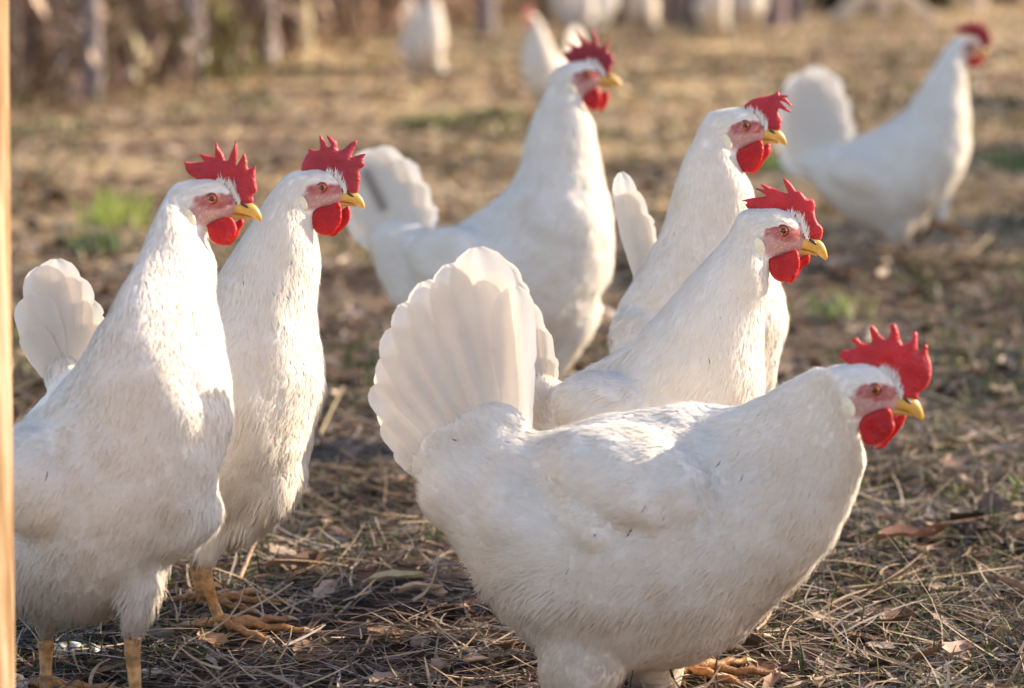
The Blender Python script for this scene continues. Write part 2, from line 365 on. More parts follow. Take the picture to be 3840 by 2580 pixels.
def build_hen(key, Y0, eye, tip, secs, comb, wat_n, wat_f, tail, legs, lumps, label, q=1.0, seed=1, wings=True, tinge=.5, headdz=0., tailw=1.0, combT=.0032):
    rs = np.random.default_rng(seed)
    ox, oy, sc = CR[key]
    S = lambda p: (ox + p[0] * sc, oy + p[1] * sc)
    es = np.array(S(eye)); ts = np.array(S(tip)); ev = ts - es; E = np.hypot(*ev)
    dth = math.atan2(ev[1], ev[0]) - math.atan2(325, 637); s = E / 715.1
    cs, sn = math.cos(dth), math.sin(dth)
    def T(cx, cy):
        x, y = (cx - 503) * s, (cy - 815) * s; return es[0] + x * cs - y * sn, es[1] + x * sn + y * cs
    YH = Y0 + headdz
    mpp = np.linalg.norm(U(1000, 1000, YH) - U(1001, 1000, YH))      # metres per photo pixel at the head
    Em = E * mpp
    eyeW = U(es[0], es[1], YH)
    feet = [np.array([V(l['foot'][0], 1000, Y0 + l['dz'])[0], Y0 + l['dz'], l['foot'][1]]) for l in legs]
    for f_ in feet: f_[2] += .005 + max(0, float(ground_h(f_[0], f_[1])))
    base = np.mean(feet, 0); base[2] = 0
    root = empty('hen', base); tag(root, label, 'hen', 'white hens in the chicken run')
    # ---- body union
    u = Acc(); rows = []
    for i_, (dx, dy, vx, vy, k, dz) in enumerate(secs):
        dz = dz + headdz * min(1, max(0, (i_ - (len(secs) - 6)) / 6))
        a = V(dx, dy, Y0 + dz); b = V(vx, vy, Y0 + dz); rows.append([*a, *b, k * np.linalg.norm(a - b) / 2])
    nb = len(rows)
    for (dx, dy, vx, vy, hw) in HS:
        a = U(*T(dx, dy), YH); b = U(*T(vx, vy), YH); rows.append([*a, *b, hw * s * mpp])
    rows = np.array(rows)
    C, TT, HW = loft(u, rows)
    S_ = catmull(rows, 3); isneck = np.arange(len(C)) / 3.0
    for (x, y, rx, ry, ang, dz, rz) in lumps:
        c = V(x, y, Y0 + dz); mp = mpp * K; a = R(ang)
        e1 = np.array([math.cos(a), 0, -math.sin(a)]) * rx * mp; e2 = np.array([math.sin(a), 0, math.cos(a)]) * ry * mp
        ellipsoid(u, c, [e1, np.array([0, rz * .84, 0]), e2], 20, 12)
    bbT = np.mean([V(t[0], t[1], Y0 + t[5]) for t in tail], 0); ttT = np.mean([V(t[2], t[3], Y0 + t[5]) for t in tail], 0)
    tdT = ttT - bbT; LT = np.linalg.norm(tdT); tdT = tdT / LT; spr = max(.012, np.linalg.norm(V(tail[0][0], tail[0][1], Y0) - V(tail[-1][0], tail[-1][1], Y0)) * .5 + .008)
    latT = np.cross(tdT, [0, 1., 0]); latT /= np.linalg.norm(latT)
    ellipsoid(u, bbT + tdT * LT * .06, [tdT * LT * .27, np.array([0, .015, 0]), latT * spr * 1.15], 20, 14)
    for l in legs:        # feathered thighs
        pts = [V(x, y, Y0 + l['dz'] * f_) for (x, y, r, f_) in l['thigh']]; rr = [r * mpp * K for (_, _, r, _) in l['thigh']]
        P_ = catmull(np.array([[*p, r] for p, r in zip(pts, rr)]), 3); tube(u, P_[:, :3], P_[:, 3], sides=14)
    tmp = u.build('tmp', M_under, None)
    md = tmp.modifiers.new('r', 'REMESH'); md.mode = 'VOXEL'; md.voxel_size = .0030 / q; md.use_smooth_shade = True
    ms = tmp.modifiers.new('s', 'SMOOTH'); ms.iterations = 26; ms.factor = .5
    dg = bpy.context.evaluated_depsgraph_get(); me = bpy.data.meshes.new_from_object(tmp.evaluated_get(dg))
    bpy.data.objects.remove(tmp)
    nv_ = len(me.vertices); co = np.empty(nv_ * 3); me.vertices.foreach_get('co', co); co = co.reshape(-1, 3)
    no = np.empty(nv_ * 3); me.vertex_normals.foreach_get('vector', no); no = no.reshape(-1, 3)
    me.calc_loop_triangles(); tri = np.empty(len(me.loop_triangles) * 3, int); me.loop_triangles.foreach_get('vertices', tri); tri = tri.reshape(-1, 3)
    # soft lumps so the plumage is not a perfect solid of revolution
    nz = np.array([mnoise.noise(Vector(p * 17)) * 1.0 + mnoise.noise(Vector(p * 38)) * .7 + mnoise.noise(Vector(p * 90)) * .3 for p in co])
    bodyness = np.clip(np.linalg.norm(co - eyeW, axis=1) / (2.6 * Em) - .5, 0, 1)
    co = co + no * (nz * (.0056 if key == 6 else .0046) * bodyness)[:, None]
    bvh = BVHTree.FromPolygons([tuple(p) for p in co], [tuple(t) for t in tri])
    # head-local coordinates for the face colour
    def headloc(P):
        x = (P[:, 0] - eyeW[0]) / Em; y = -(P[:, 2] - eyeW[2]) / Em
        th0 = math.atan2(ev[1], ev[0]) - R(27); c_, s_ = math.cos(-th0), math.sin(-th0)
        return x * c_ - y * s_, x * s_ + y * c_
    def facemask(P):
        lx, ly = headloc(P)
        nzv = np.array([mnoise.noise(Vector(p * 260)) for p in P]) * .16
        r1 = np.sqrt(((lx - .05) / .40) ** 2 + ((ly - .05) / .155) ** 2) + nzv
        r2 = np.sqrt(((lx - .10) / .54) ** 2 + ((ly - .27) / .26) ** 2) + nzv
        r3 = np.sqrt(((lx - .36) / .26) ** 2 + ((ly - .30) / .20) ** 2) + nzv
        red = np.clip((1.12 - r1) / .25, 0, 1); pink = np.clip((1.22 - r2) / .30, 0, 1) * .78; lo = np.clip((1.1 - r3) / .3, 0, 1) * .75
        m_ = np.maximum(np.maximum(red, pink), lo)
        far = np.abs(P[:, 1] - YH) < .6 * Em
        return m_ * far
    fm = facemask(co)
    zrel = co[:, 2]
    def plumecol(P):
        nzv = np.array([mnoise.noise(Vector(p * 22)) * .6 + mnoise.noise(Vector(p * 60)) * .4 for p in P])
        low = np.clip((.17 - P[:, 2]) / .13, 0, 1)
        k = np.clip(low * (.42 if tinge > 1 else .62) * tinge + np.clip(nzv, 0, 1) * .36 * min(tinge, .9), 0, .8)[:, None]  # brown tint, deeper towards the belly, plus random mottling
        dk = np.array([.64, .47, .31]) if tinge < 1 else np.array([.22, .155, .11])
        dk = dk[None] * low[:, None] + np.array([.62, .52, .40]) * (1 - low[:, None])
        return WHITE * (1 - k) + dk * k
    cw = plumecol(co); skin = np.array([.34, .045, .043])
    nz2 = np.clip(np.array([mnoise.noise(Vector(p * 420)) for p in co]) * .5 + .35, 0, 1)[:, None] * .3
    skinv = skin * (1 - nz2) + WHITE * nz2
    cu = cw * (1 - fm[:, None]) + skinv * fm[:, None]
    acc = Acc(); acc.add(co, tri, cu, no, m=0)
    # ---- sample the surface
    A = co[tri[:, 0]]; B_ = co[tri[:, 1]]; C_ = co[tri[:, 2]]; ar = np.linalg.norm(np.cross(B_ - A, C_ - A), axis=1) / 2
    area = ar.sum()
    def sample(n):
        t = rs.choice(len(tri), n, p=ar / area); a, b = rs.random(n), rs.random(n); fl = a + b > 1; a[fl] = 1 - a[fl]; b[fl] = 1 - b[fl]
        w0 = (1 - a - b)[:, None]; P = A[t] * w0 + B_[t] * a[:, None] + C_[t] * b[:, None]
        Nn = no[tri[t, 0]] * w0 + no[tri[t, 1]] * a[:, None] + no[tri[t, 2]] * b[:, None]; Nn /= np.linalg.norm(Nn, axis=1)[:, None] + 1e-9
        return P, Nn
    def flow(P, Nn):
        idx = np.empty(len(P), int)
        for k in range(0, len(P), 4000):
            d = np.linalg.norm(P[k:k + 4000, None] - C[None], axis=2) - HW[None] * .5; idx[k:k + 4000] = d.argmin(1)
        D = -TT[idx].copy(); si = isneck[idx]
        low = np.clip((.15 - P[:, 2]) / .08, 0, 1)[:, None]
        neckf = np.clip((si - (nb - 6)) / 3, 0, 1)
        q_ = np.clip(((P - bbT) * tdT).sum(1), 0, LT * .35)[:, None]; dT = np.linalg.norm(P - bbT - tdT * q_, axis=1); wT = np.exp(-(dT / .032) ** 2)[:, None]
        D = D * (1 - wT) + tdT * wT
        D[:, 2] -= .25 * (1 - wT[:, 0]); D = D * (1 - low * .75) + np.array([-.15, 0, -1.]) * low * .75
        D -= Nn * (D * Nn).sum(1)[:, None]; nD = np.linalg.norm(D, axis=1); D /= nD[:, None] + 1e-9
        flow.ok = (nD > .55) | (wT[:, 0] < .3)
        return D, si, neckf, low[:, 0]
    P, Nn = sample(int(26000 * q))
    mk = facemask(P); D, si, neckf, low = flow(P, Nn)
    dh = np.linalg.norm(P - eyeW, axis=1) / Em
    size = np.clip(.35 + .65 * (dh - .5) / 2.5, .35, 1)          # small on the head, large on the body
    r = (.0056 * size * (1 - .25 * neckf)) * (1.15 if q < .8 else 1)
    size = size * np.clip((P[:, 2] - .02) / .06, .35, 1)
    ok = (mk < .3) & (P[:, 2] > .025) & flow.ok; P, Nn, D, si, neckf, low, size, r = [z[ok] for z in (P, Nn, D, si, neckf, low, size, r)]
    kp = poisson(P, r, rs); P, Nn, D, neckf, low, size = [z[kp] for z in (P, Nn, D, neckf, low, size)]
    n = len(P); D = D + rs.normal(0, .05, (n, 3)); D -= Nn * (D * Nn).sum(1)[:, None]; D /= np.linalg.norm(D, axis=1)[:, None]
    L = (.0175 * size * (1 + .25 * neckf)) * rs.uniform(.85, 1.2, n); W = (.0072 * size * (1 - .42 * neckf)) * rs.uniform(.85, 1.15, n)
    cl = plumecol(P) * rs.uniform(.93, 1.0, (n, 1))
    feather_field(acc, P, Nn, D, L, W, .0006 * size * rs.uniform(.5, 1.5, n), cl, rs, 1, bvh=bvh)
    # fluff
    nh = int(32000 * q); P, Nn = sample(nh); mk = facemask(P); D, si, neckf, low = flow(P, Nn)
    dh = np.linalg.norm(P - eyeW, axis=1) / Em; size = np.clip(.25 + .75 * (dh - .5) / 2.5, .22, 1)
    ok = (P[:, 2] > .02) & flow.ok & (rs.random(nh) < 1.05 - mk); P, Nn, D, low, size, mk = [z[ok] for z in (P, Nn, D, low, size, mk)]; n = len(P)
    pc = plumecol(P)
    hair_field(acc, P + Nn * .0006, Nn, D, (.008 + .007 * low) * np.clip((P[:, 2] - .03) / .07, .3, 1) * size * rs.uniform(.6, 1.4, n) * (1 + .5 * (mk > .25)), (.00020 + .0002 * size) * (1 - .5 * (mk > .25)), (.09 + .32 * low) * rs.uniform(.1, 1.3, n), pc, rs, 1)
    # ---- little crest feathers standing against the base of the comb
    for cx_, cy_, dx_, dy_ in ((560, 590, 0, -35), (600, 600, 8, -75), (632, 620, 12, -60), (690, 650, -4, -95), (715, 670, 6, -80), (745, 700, -10, -110), (770, 740, 0, -90), (795, 785, -8, -100), (820, 830, 0, -90), (840, 870, 2, -80), (780, 800, 6, -70)):
        nn_ = 16; jx, jy = rs.normal(0, 9, (2, nn_)); pts_ = np.array([U(*T(cx_ + x, cy_ + y), YH) for x, y in zip(jx, jy)]); pts_[:, 1] = YH - .075 * Em * rs.uniform(.5, 1.4, nn_)
        cy_ += 0; e_ = (U(*T(cx_ + dx_, cy_ + dy_), YH) - U(*T(cx_, cy_), YH)) * 1.45; pts_ = pts_ - e_ * .25; le = np.linalg.norm(e_); Dd = np.tile(e_ / le, (nn_, 1)) + rs.normal(0, .14, (nn_, 3)); Dd /= np.linalg.norm(Dd, axis=1)[:, None]
        Nc = np.tile([.2, -.9, .4], (nn_, 1)); Nc = Nc / np.linalg.norm(Nc, axis=1)[:, None]
        hair_field(acc, pts_, Nc, Dd, le * rs.uniform(.7, 1.2, nn_), np.full(nn_, 5.5 * s * mpp), np.full(nn_, .05), np.tile(WHITE, (nn_, 1)), rs, 1)
    # ---- legs and feet, part of the same body mesh
    OR = np.array([.46, .215, .065]) * (.4 if q < .6 else 1); PALE = np.array([.55, .40, .23]) * (.4 if q < .6 else 1)
    for l, ft in zip(legs, feet):
        hk = V(*l['hock'], Y0 + l['dz']); rr = .0050
        top = V(l['thigh'][-1][0], l['thigh'][-1][1], Y0 + l['dz'])
        kf = l.get('knee', 0)
        path = np.array([top + (hk - top) * .0, hk, hk * .5 + ft * .5 + np.array([0, 0, 0]), ft + np.array([0, 0, .012]), ft + np.array([.001, 0, .004])])
        path = catmull(path, 4); nn_ = len(path)
        rad = np.interp(np.linspace(0, 1, nn_), [0, .25, .5, .8, 1], [.0065, .0062, .0046, .0052, .0062])
        cc = OR * (1 - .45 * rs.random((nn_, 1))) + PALE * .45 * rs.random((nn_, 1))
        tube(acc, path, rad, cc, sides=12, m=2)
        h0 = l.get('dir', 0)
        for a_, ln in ((h0 - 34, .060), (h0, .074), (h0 + 35, .062), (h0 + 165, .028)):
            a = R(a_); dv = np.array([math.cos(a), math.sin(a), 0]); st = ft + np.array([0, 0, .008])
            t = np.linspace(0, 1, 13)
            z = .0065 - .0022 * t + .0012 * np.sin(t * 3 * 2 * math.pi) * (t > .1)
            if l['foot'][1] > .01: z = z + -.02 * t ** 2
            pts = st + dv * (t * ln)[:, None]; pts[:, 2] = st[2] - .008 + z + .006 * (1 - t) ** 3
            rd = (.0047 - .0014 * t) * (1 + .07 * np.sin(t * 3 * 2 * math.pi + .6))
            tube(acc, pts, rd, OR * rs.uniform(.75, 1.1), sides=10, m=2, flat=.85)
            cp = pts[-1] + dv * np.linspace(0, .011, 5)[:, None]; cp[:, 2] -= np.linspace(0, 1, 5) ** 2 * .0035
            tube(acc, cp, np.linspace(.0024, .0004, 5), (.55, .42, .25), sides=8, m=2)
    acc.build('body', [M_under, M_plume, M_shank], root, base, custom=False) if False else None
    zn = acc.n
    nall = np.concatenate(zn); vall = np.concatenate(acc.v)
    # tubes carry no normals yet: give them radial-free geometric normals
    miss = np.linalg.norm(nall, axis=1) < .5
    if miss.any():
        nrm = np.zeros_like(vall)
        for f in acc.f:
            if not miss[f[:, 0]].any(): continue
            a = vall[f[:, 0]]; fn = np.cross(vall[f[:, 1]] - a, vall[f[:, -1]] - a)
            for k in range(f.shape[1]): np.add.at(nrm, f[:, k], fn)
        nrm /= np.linalg.norm(nrm, axis=1)[:, None] + 1e-12; nall[miss] = nrm[miss]
        acc.n = [nall]
    acc.build('body', [M_under, M_plume, M_shank], root, base, custom=True)
    # ---- comb
    def outline(poly, Y):
        q_ = [U(*S(p), Y) for p in poly]; return np.array([[p[0], p[2]] for p in q_])
    a = Acc(); ol = smooth_poly(outline(comb, YH), 3)
    crown = eyeW[2]
    ph = rs.random() * 6
    inflate(a, ol, YH, combT * (Em / .05), .20 * Em, {1: (.50, .022, .038), 2: (.44, .026, .05), 3: (.34, .016, .03), 4: (.52, .016, .034), 7: (.42, .02, .03)}.get(key, RED), .022 * Em / q ** .5, wob=.0016, tip_c=(.62, .05, .05),
            bend=lambda vv: .06 * Em * np.sin((vv[:, 0] - eyeW[0]) / Em * 5 + ph) * np.clip((vv[:, 1] - crown) / Em - .35, 0, 1))
    a.build('comb', M_comb, root, base)
    # ---- wattles
    for poly, off in ((wat_n, -.27), (wat_f, .14)):
        if poly is None: continue
        a = Acc(); ol = smooth_poly(outline(poly, YH + off * Em), 3)
        inflate(a, ol, YH + off * Em, .05 * Em, .13 * Em, REDW, .022 * Em / q ** .5, wob=.0018, tip_c=(.66, .05, .03))
        a.build('wattle', M_wattle, root, base)
    # ---- beak
    a = Acc()
    for tab, c in ((BU, (.70, .42, .085)), (BL, (.60, .34, .08))):
        rws = []
        for (dx, dy, vx, vy, hw) in tab:
            p = U(*T(dx, dy), YH); q2 = U(*T(vx, vy), YH); rws.append([*p, *q2, hw * s * mpp])
        loft(a, np.array(rws), c, nseg=20, sub=4)
    for sgn in (-1, 1):
        p = U(*T(925, 925), YH); rot = dth + R(28)
        e1 = np.array([math.cos(rot), 0, -math.sin(rot)]) * 62 * s * mpp; e2 = np.array([math.sin(rot), 0, math.cos(rot)]) * 21 * s * mpp
        ellipsoid(a, p + np.array([0, sgn * 62 * s * mpp, 0]), [e1, [0, 16 * s * mpp, 0], e2], 14, 8, (.05, .02, .012))
    a.build('beak', M_beak, root, base)
    # ---- eyes
    for sgn in (-1, 1):
        hit = bvh.ray_cast(Vector((eyeW[0], YH + sgn * .2, eyeW[2])), Vector((0, -sgn, 0)))
        py = hit[0][1] if hit[0] else YH + sgn * .3 * Em
        rE = .118 * Em; a = Acc()
        c0 = np.array([eyeW[0], py + sgn * rE * (-.62), eyeW[2]])
        nu, nvv = 28, 20; th = np.linspace(0, 2 * math.pi, nu, endpoint=False); ph_ = np.linspace(0, math.pi * .6, nvv)
        v, cc = [], []
        for p in ph_:
            for t in th:
                d = np.array([math.sin(p) * math.cos(t), sgn * math.cos(p), math.sin(p) * math.sin(t)]); v.append(c0 + d * rE)
                cc.append((.006, .005, .005) if p < .44 else ((.50, .11, .010) if p < 1.0 else (.06, .025, .012)))
        f = np.array([[i * nu + j, i * nu + (j + 1) % nu, (i + 1) * nu + (j + 1) % nu, (i + 1) * nu + j] for i in range(nvv - 1) for j in range(nu)])
        if sgn > 0: f = f[:, ::-1]
        a.add(v, f, cc); eo = a.build('eye', M_eye, root, base)
        # eyelid ring
        a = Acc(); t = np.linspace(0, 2 * math.pi, 33)
        ring = c0 + np.stack([np.cos(t) * rE * .92, np.full_like(t, sgn * rE * .58), np.sin(t) * rE * .86], 1)
        tube(a, ring, rE * .13, (.20, .05, .035), sides=8, cap=False)
        a.build('eyelid', M_comb, root, base)
    # ---- ear lobes
    for sgn in (-1, 1):
        lx, ly = T(215, 1050); lw = U(lx, ly, YH)
        hit = bvh.ray_cast(Vector((lw[0], YH + sgn * .2, lw[2])), Vector((0, -sgn, 0)))
        py = hit[0][1] if hit[0] else YH + sgn * .35 * Em
        a = Acc(); rot = dth + R(62)
        e1 = np.array([math.cos(rot), 0, -math.sin(rot)]) * 128 * s * mpp; e2 = np.array([math.sin(rot), 0, math.cos(rot)]) * 70 * s * mpp
        ellipsoid(a, [lw[0], py, lw[2]], [e1, [0, .04 * Em, 0], e2], 22, 12, (.84, .76, .56))
        a.build('earlobe', M_lobe, root, base)
    # ---- tail
    a = Acc(); mids = [((t0[0] + t1[0]) / 2, (t0[1] + t1[1]) / 2, (t0[2] + t1[2]) / 2 + ((t0[0] + t1[0]) / 2 - (t0[2] + t1[2]) / 2) * rs.uniform(.0, .05), (t0[3] + t1[3]) / 2 + ((t0[1] + t1[1]) / 2 - (t0[3] + t1[3]) / 2) * rs.uniform(.0, .05), (t0[4] + t1[4]) / 2 * .8, (t0[5] + t1[5]) / 2 + .004) for t0, t1 in zip(tail[:-1], tail[1:])]
    tail = [x for p_ in zip(tail, mids + [mids[-1]]) for x in p_][:-1]; nt_ = len(tail)
    for i, (bx, by, tx, ty, wv, dz) in enumerate(tail):
        yb = Y0 + dz; b = V(bx, by, yb); t = V(tx, ty, yb)
        tail_feather(a, b, t, wv * mpp * K * tailw * 1.24 * rs.uniform(.86, 1.12), rs, (i % 2) * .001, (i - nt_ / 2) * .0006 + (i % 2) * .0006, WHITE * rs.uniform(.96, 1.02))
    if key == 3:
        sp0, sp1 = V(835, 395, Y0), V(872, 470, Y0)
        for q_i in range(len(a.v)):
            vv = a.v[q_i]; ab = sp1 - sp0; t_ = np.clip(((vv - sp0) * ab).sum(1) / (ab ** 2).sum(), 0, 1); dd = np.linalg.norm((vv - sp0 - t_[:, None] * ab) * [1, 0, 1], axis=1)
            kk = (np.exp(-(dd / .006) ** 2) * .75)[:, None]; a.c[q_i] = a.c[q_i] * (1 - kk) + np.array([.20, .13, .075]) * kk
    a.build('tail', M_tail, root, base)
    bpy.data.meshes.remove(me)
    return root

def leg(foot, fz, hock, thigh, dz, dir=0): return dict(foot=(foot, fz), hock=hock, thigh=thigh, dz=dz, dir=dir)
HENS = {}
# ---- hen 1, far left, standing tall beside the post
HENS[1] = build_hen(1, 1.96, (503, 815), (1140, 1140),
    [(-75, 1080, -70, 1230, .8, .10), (-45, 1045, -40, 1330, .9, .09), (15, 1000, 20, 1395, .85, .07), (85, 925, 130, 1412, .80, .045), (150, 852, 265, 1390, .78, .02), (203, 785, 400, 1268, .75, .0),
     (240, 728, 486, 1138, .74, -.01), (265, 680, 524, 1010, .74, -.015), (290, 633, 523, 890, .76, -.015), (312, 588, 511, 780, .78, -.01), (330, 545, 494, 690, .80, -.005), (352, 492, 497, 620, .85, 0), (372, 452, 490, 585, .88, 0)],
    [(100, 330), (180, 350), (345, 345), (360, 320), (300, 245), (400, 250), (470, 270), (512, 285), (515, 180), (530, 85), (545, 80), (575, 160), (630, 230), (650, 310), (690, 325), (740, 200), (795, 80), (812, 90), (820, 250), (802, 395), (860, 310), (910, 230), (925, 250), (955, 350), (960, 430), (1030, 420), (1055, 400), (1065, 430), (1060, 560), (1085, 700), (1075, 750), (1030, 790), (1035, 880), (1000, 905), (850, 950), (740, 860), (640, 720), (480, 640), (300, 600), (250, 565), (170, 510), (130, 450), (115, 380)],
    [(410, 1190), (560, 1110), (720, 1080), (780, 1150), (815, 1230), (800, 1320), (740, 1400), (660, 1460), (540, 1450), (460, 1390), (425, 1290)],
    [(780, 1160), (860, 1105), (905, 1130), (905, 1180), (860, 1250), (830, 1330), (760, 1420), (700, 1465), (670, 1430), (740, 1300)],
    [(140, 885, 68, 745, 70, .05), (142, 880, 72, 670, 80, .05), (146, 875, 96, 605, 82, .05), (150, 870, 128, 590, 82, .05), (155, 866, 168, 628, 80, .05), (160, 862, 205, 682, 76, .05), (166, 858, 230, 735, 66, .05)],
    [leg(88, 0, (104, 1462), [(130, 1290, 85, .6), (118, 1370, 50, .9), (108, 1425, 30, 1), (103, 1462, 15, 1)], .035, -35),
     leg(300, 0, (302, 1480), [(320, 1230, 105, 0), (318, 1320, 58, .5), (310, 1395, 32, 1), (303, 1455, 15, 1)], -.03, -35)],
    [(100, 1100, 150, 120, 35, -.01, .055), (390, 1180, 90, 120, 60, .0, .05)],
    'tall upright white hen beside the wooden post, with spiky red comb', q=1.0, seed=11, tinge=2.4, headdz=.06)
# ---- hen 2, behind it
HENS[2] = build_hen(2, 2.215, (470, 775), (1020, 1085),
    [(330, 990, 335, 1090, .8, .12), (345, 930, 350, 1160, .85, .10), (380, 850, 390, 1225, .85, .06), (415, 790, 450, 1262, .82, .035), (448, 730, 545, 1235, .80, .015), (474, 680, 640, 1140, .78, 0),
     (496, 640, 703, 1040, .77, 0), (518, 600, 737, 935, .77, 0), (542, 560, 741, 850, .78, 0), (566, 520, 728, 760, .8, 0), (590, 482, 722, 680, .84, 0), (606, 452, 731, 608, .88, 0)],
    [(175, 570), (180, 490), (225, 380), (268, 330), (272, 275), (345, 290), (410, 295), (425, 240), (418, 110), (430, 88), (455, 115), (500, 190), (545, 255), (570, 215), (545, 170), (518, 105), (530, 100), (610, 145), (655, 185), (675, 290), (760, 270), (830, 205), (915, 170), (905, 230), (850, 370), (890, 375), (1035, 340), (1010, 400), (1000, 460), (1025, 465), (1020, 510), (960, 560), (965, 650), (960, 740), (935, 860), (900, 890), (800, 890), (740, 850), (640, 740), (480, 620), (300, 600), (200, 600)],
    [(310, 1150), (400, 1070), (560, 1030), (680, 990), (715, 1100), (715, 1220), (680, 1310), (600, 1410), (520, 1435), (420, 1425), (350, 1360), (310, 1260)],
    [(680, 1120), (760, 1060), (810, 1040), (835, 1130), (820, 1240), (760, 1320), (680, 1400), (610, 1445), (540, 1430), (620, 1350), (680, 1230)],
    [(360, 930, 330, 660, 40, .09), (365, 925, 345, 640, 45, .09), (370, 920, 362, 650, 40, .09)],
    [leg(492, 0, (465, 1288), [(520, 1120, 95, 0), (500, 1190, 62, .6), (478, 1245, 34, 1), (466, 1288, 17, 1)], -.035, -8),
     leg(452, 0, (448, 1290), [(450, 1120, 80, .8), (448, 1190, 55, 1), (448, 1245, 32, 1), (448, 1285, 17, 1)], .05, 0)],
    [(620, 1120, 60, 110, 30, -.01, .05), (560, 1190, 60, 55, 0, 0, .05), (430, 1050, 120, 110, 40, -.0, .055)],
    'upright white hen second from the left, both orange feet showing on straw', q=1.0, seed=22, tinge=.5)
# ---- hen 3, centre back
HENS[3] = build_hen(3, 3.0, (510, 830), (1120, 1060),
    [(868, 508, 838, 548, .6, .0), (905, 505, 850, 585, .62, .0), (955, 515, 872, 645, .65, 0), (1010, 530, 925, 725, .68, 0), (1060, 506, 1015, 795, .70, 0), (1108, 473, 1140, 835, .72, 0), (1143, 444, 1255, 805, .72, 0),
     (1165, 412, 1345, 722, .74, 0), (1180, 376, 1396, 610, .76, 0), (1190, 340, 1397, 500, .78, 0), (1200, 305, 1378, 402, .8, 0), (1215, 265, 1362, 325, .84, 0), (1235, 225, 1356, 280, .88, 0)],
    [(110, 490), (160, 485), (240, 460), (280, 420), (260, 370), (170, 295), (280, 330), (410, 380), (440, 330), (400, 240), (335, 95), (370, 120), (470, 230), (580, 320), (625, 300), (635, 200), (620, 90), (650, 95), (700, 200), (760, 400), (830, 350), (900, 240), (915, 270), (890, 380), (890, 450), (940, 490), (990, 455), (975, 520), (1000, 610), (960, 720), (930, 840), (850, 900), (750, 840), (650, 720), (500, 680), (320, 680), (220, 640), (180, 580)],
    [(470, 1200), (560, 1140), (700, 1060), (760, 1160), (780, 1300), (720, 1410), (640, 1450), (540, 1400), (470, 1300)],
    [(740, 1160), (880, 1110), (920, 1180), (890, 1320), (800, 1470), (740, 1440), (740, 1300)],
    [(915, 590, 806, 478, 64, 0), (920, 580, 801, 428, 70, 0), (925, 570, 809, 378, 74, 0), (930, 562, 828, 344, 76, 0), (938, 555, 862, 336, 76, 0), (948, 548, 902, 362, 72, 0), (958, 545, 938, 412, 66, 0), (970, 542, 965, 466, 54, 0)],
    [leg(1262, 0, (1268, 868), [(1300, 690, 80, 0), (1290, 770, 50, .5), (1276, 830, 26, 1), (1269, 868, 12, 1)], -.02, 0),
     leg(1180, 0, (1180, 900), [(1180, 720, 80, .3), (1180, 800, 50, .8), (1180, 860, 28, 1), (1180, 895, 12, 1)], .05, 0)],
    [(1090, 620, 170, 95, 18, -.035, .04), (1160, 700, 130, 80, 0, -.02, .04)],
    'white hen at the centre back with five-pointed dark red comb and a mud-smeared tail', q=.8, seed=33, tinge=.7)
# ---- hen 4
HENS[4] = build_hen(4, 2.36, (650, 635), (1345, 985),
    [(1405, 960, 1500, 1010, .8, .09), (1396, 880, 1620, 1000, .82, .07), (1399, 800, 1710, 950, .78, .035), (1410, 725, 1768, 870, .74, .01), (1440, 648, 1790, 775, .72, 0), (1482, 580, 1793, 705, .72, 0), (1512, 520, 1776, 640, .74, 0),
     (1530, 460, 1745, 560, .78, 0), (1545, 402, 1726, 485, .82, 0), (1562, 352, 1718, 438, .86, 0), (1582, 315, 1706, 408, .9, 0)],
    [(655, 325), (720, 270), (800, 220), (900, 190), (1040, 170), (1130, 150), (1180, 110), (1215, 85), (1235, 140), (1370, 165), (1370, 190), (1290, 205), (1350, 225), (1445, 340), (1410, 345), (1340, 290), (1240, 255), (1330, 350), (1425, 420), (1410, 445), (1310, 410), (1220, 380), (1225, 490), (1270, 560), (1260, 640), (1235, 740), (1150, 770), (1000, 740), (880, 640), (780, 520), (680, 430)],
    [(510, 1090), (640, 1010), (800, 930), (930, 890), (975, 1010), (970, 1110), (920, 1270), (820, 1400), (740, 1430), (620, 1420), (550, 1330), (520, 1200)],
    [(940, 1000), (1060, 940), (1090, 1040), (1070, 1130), (1000, 1220), (900, 1370), (810, 1450), (790, 1400), (900, 1250)],
    [(1478, 690, 1415, 392, 46, .05), (1482, 685, 1418, 440, 44, .05), (1484, 680, 1440, 432, 46, .05), (1486, 670, 1464, 486, 44, .05), (1488, 660, 1482, 540, 36, .05)],
    [leg(1600, 0, (1600, 1180), [(1600, 950, 90, 0), (1600, 1060, 60, 1), (1600, 1130, 32, 1), (1600, 1180, 16, 1)], -.02, 0),
     leg(1540, 0, (1540, 1180), [(1540, 950, 90, .3), (1540, 1060, 60, 1), (1540, 1130, 32, 1), (1540, 1180, 16, 1)], .05, 0)],
    [(1480, 820, 90, 130, -10, -.02, .05)],
    'white hen whose red comb folds forward into finger-like points, wattles hanging above the next comb', q=1.0, seed=44, tinge=.45)
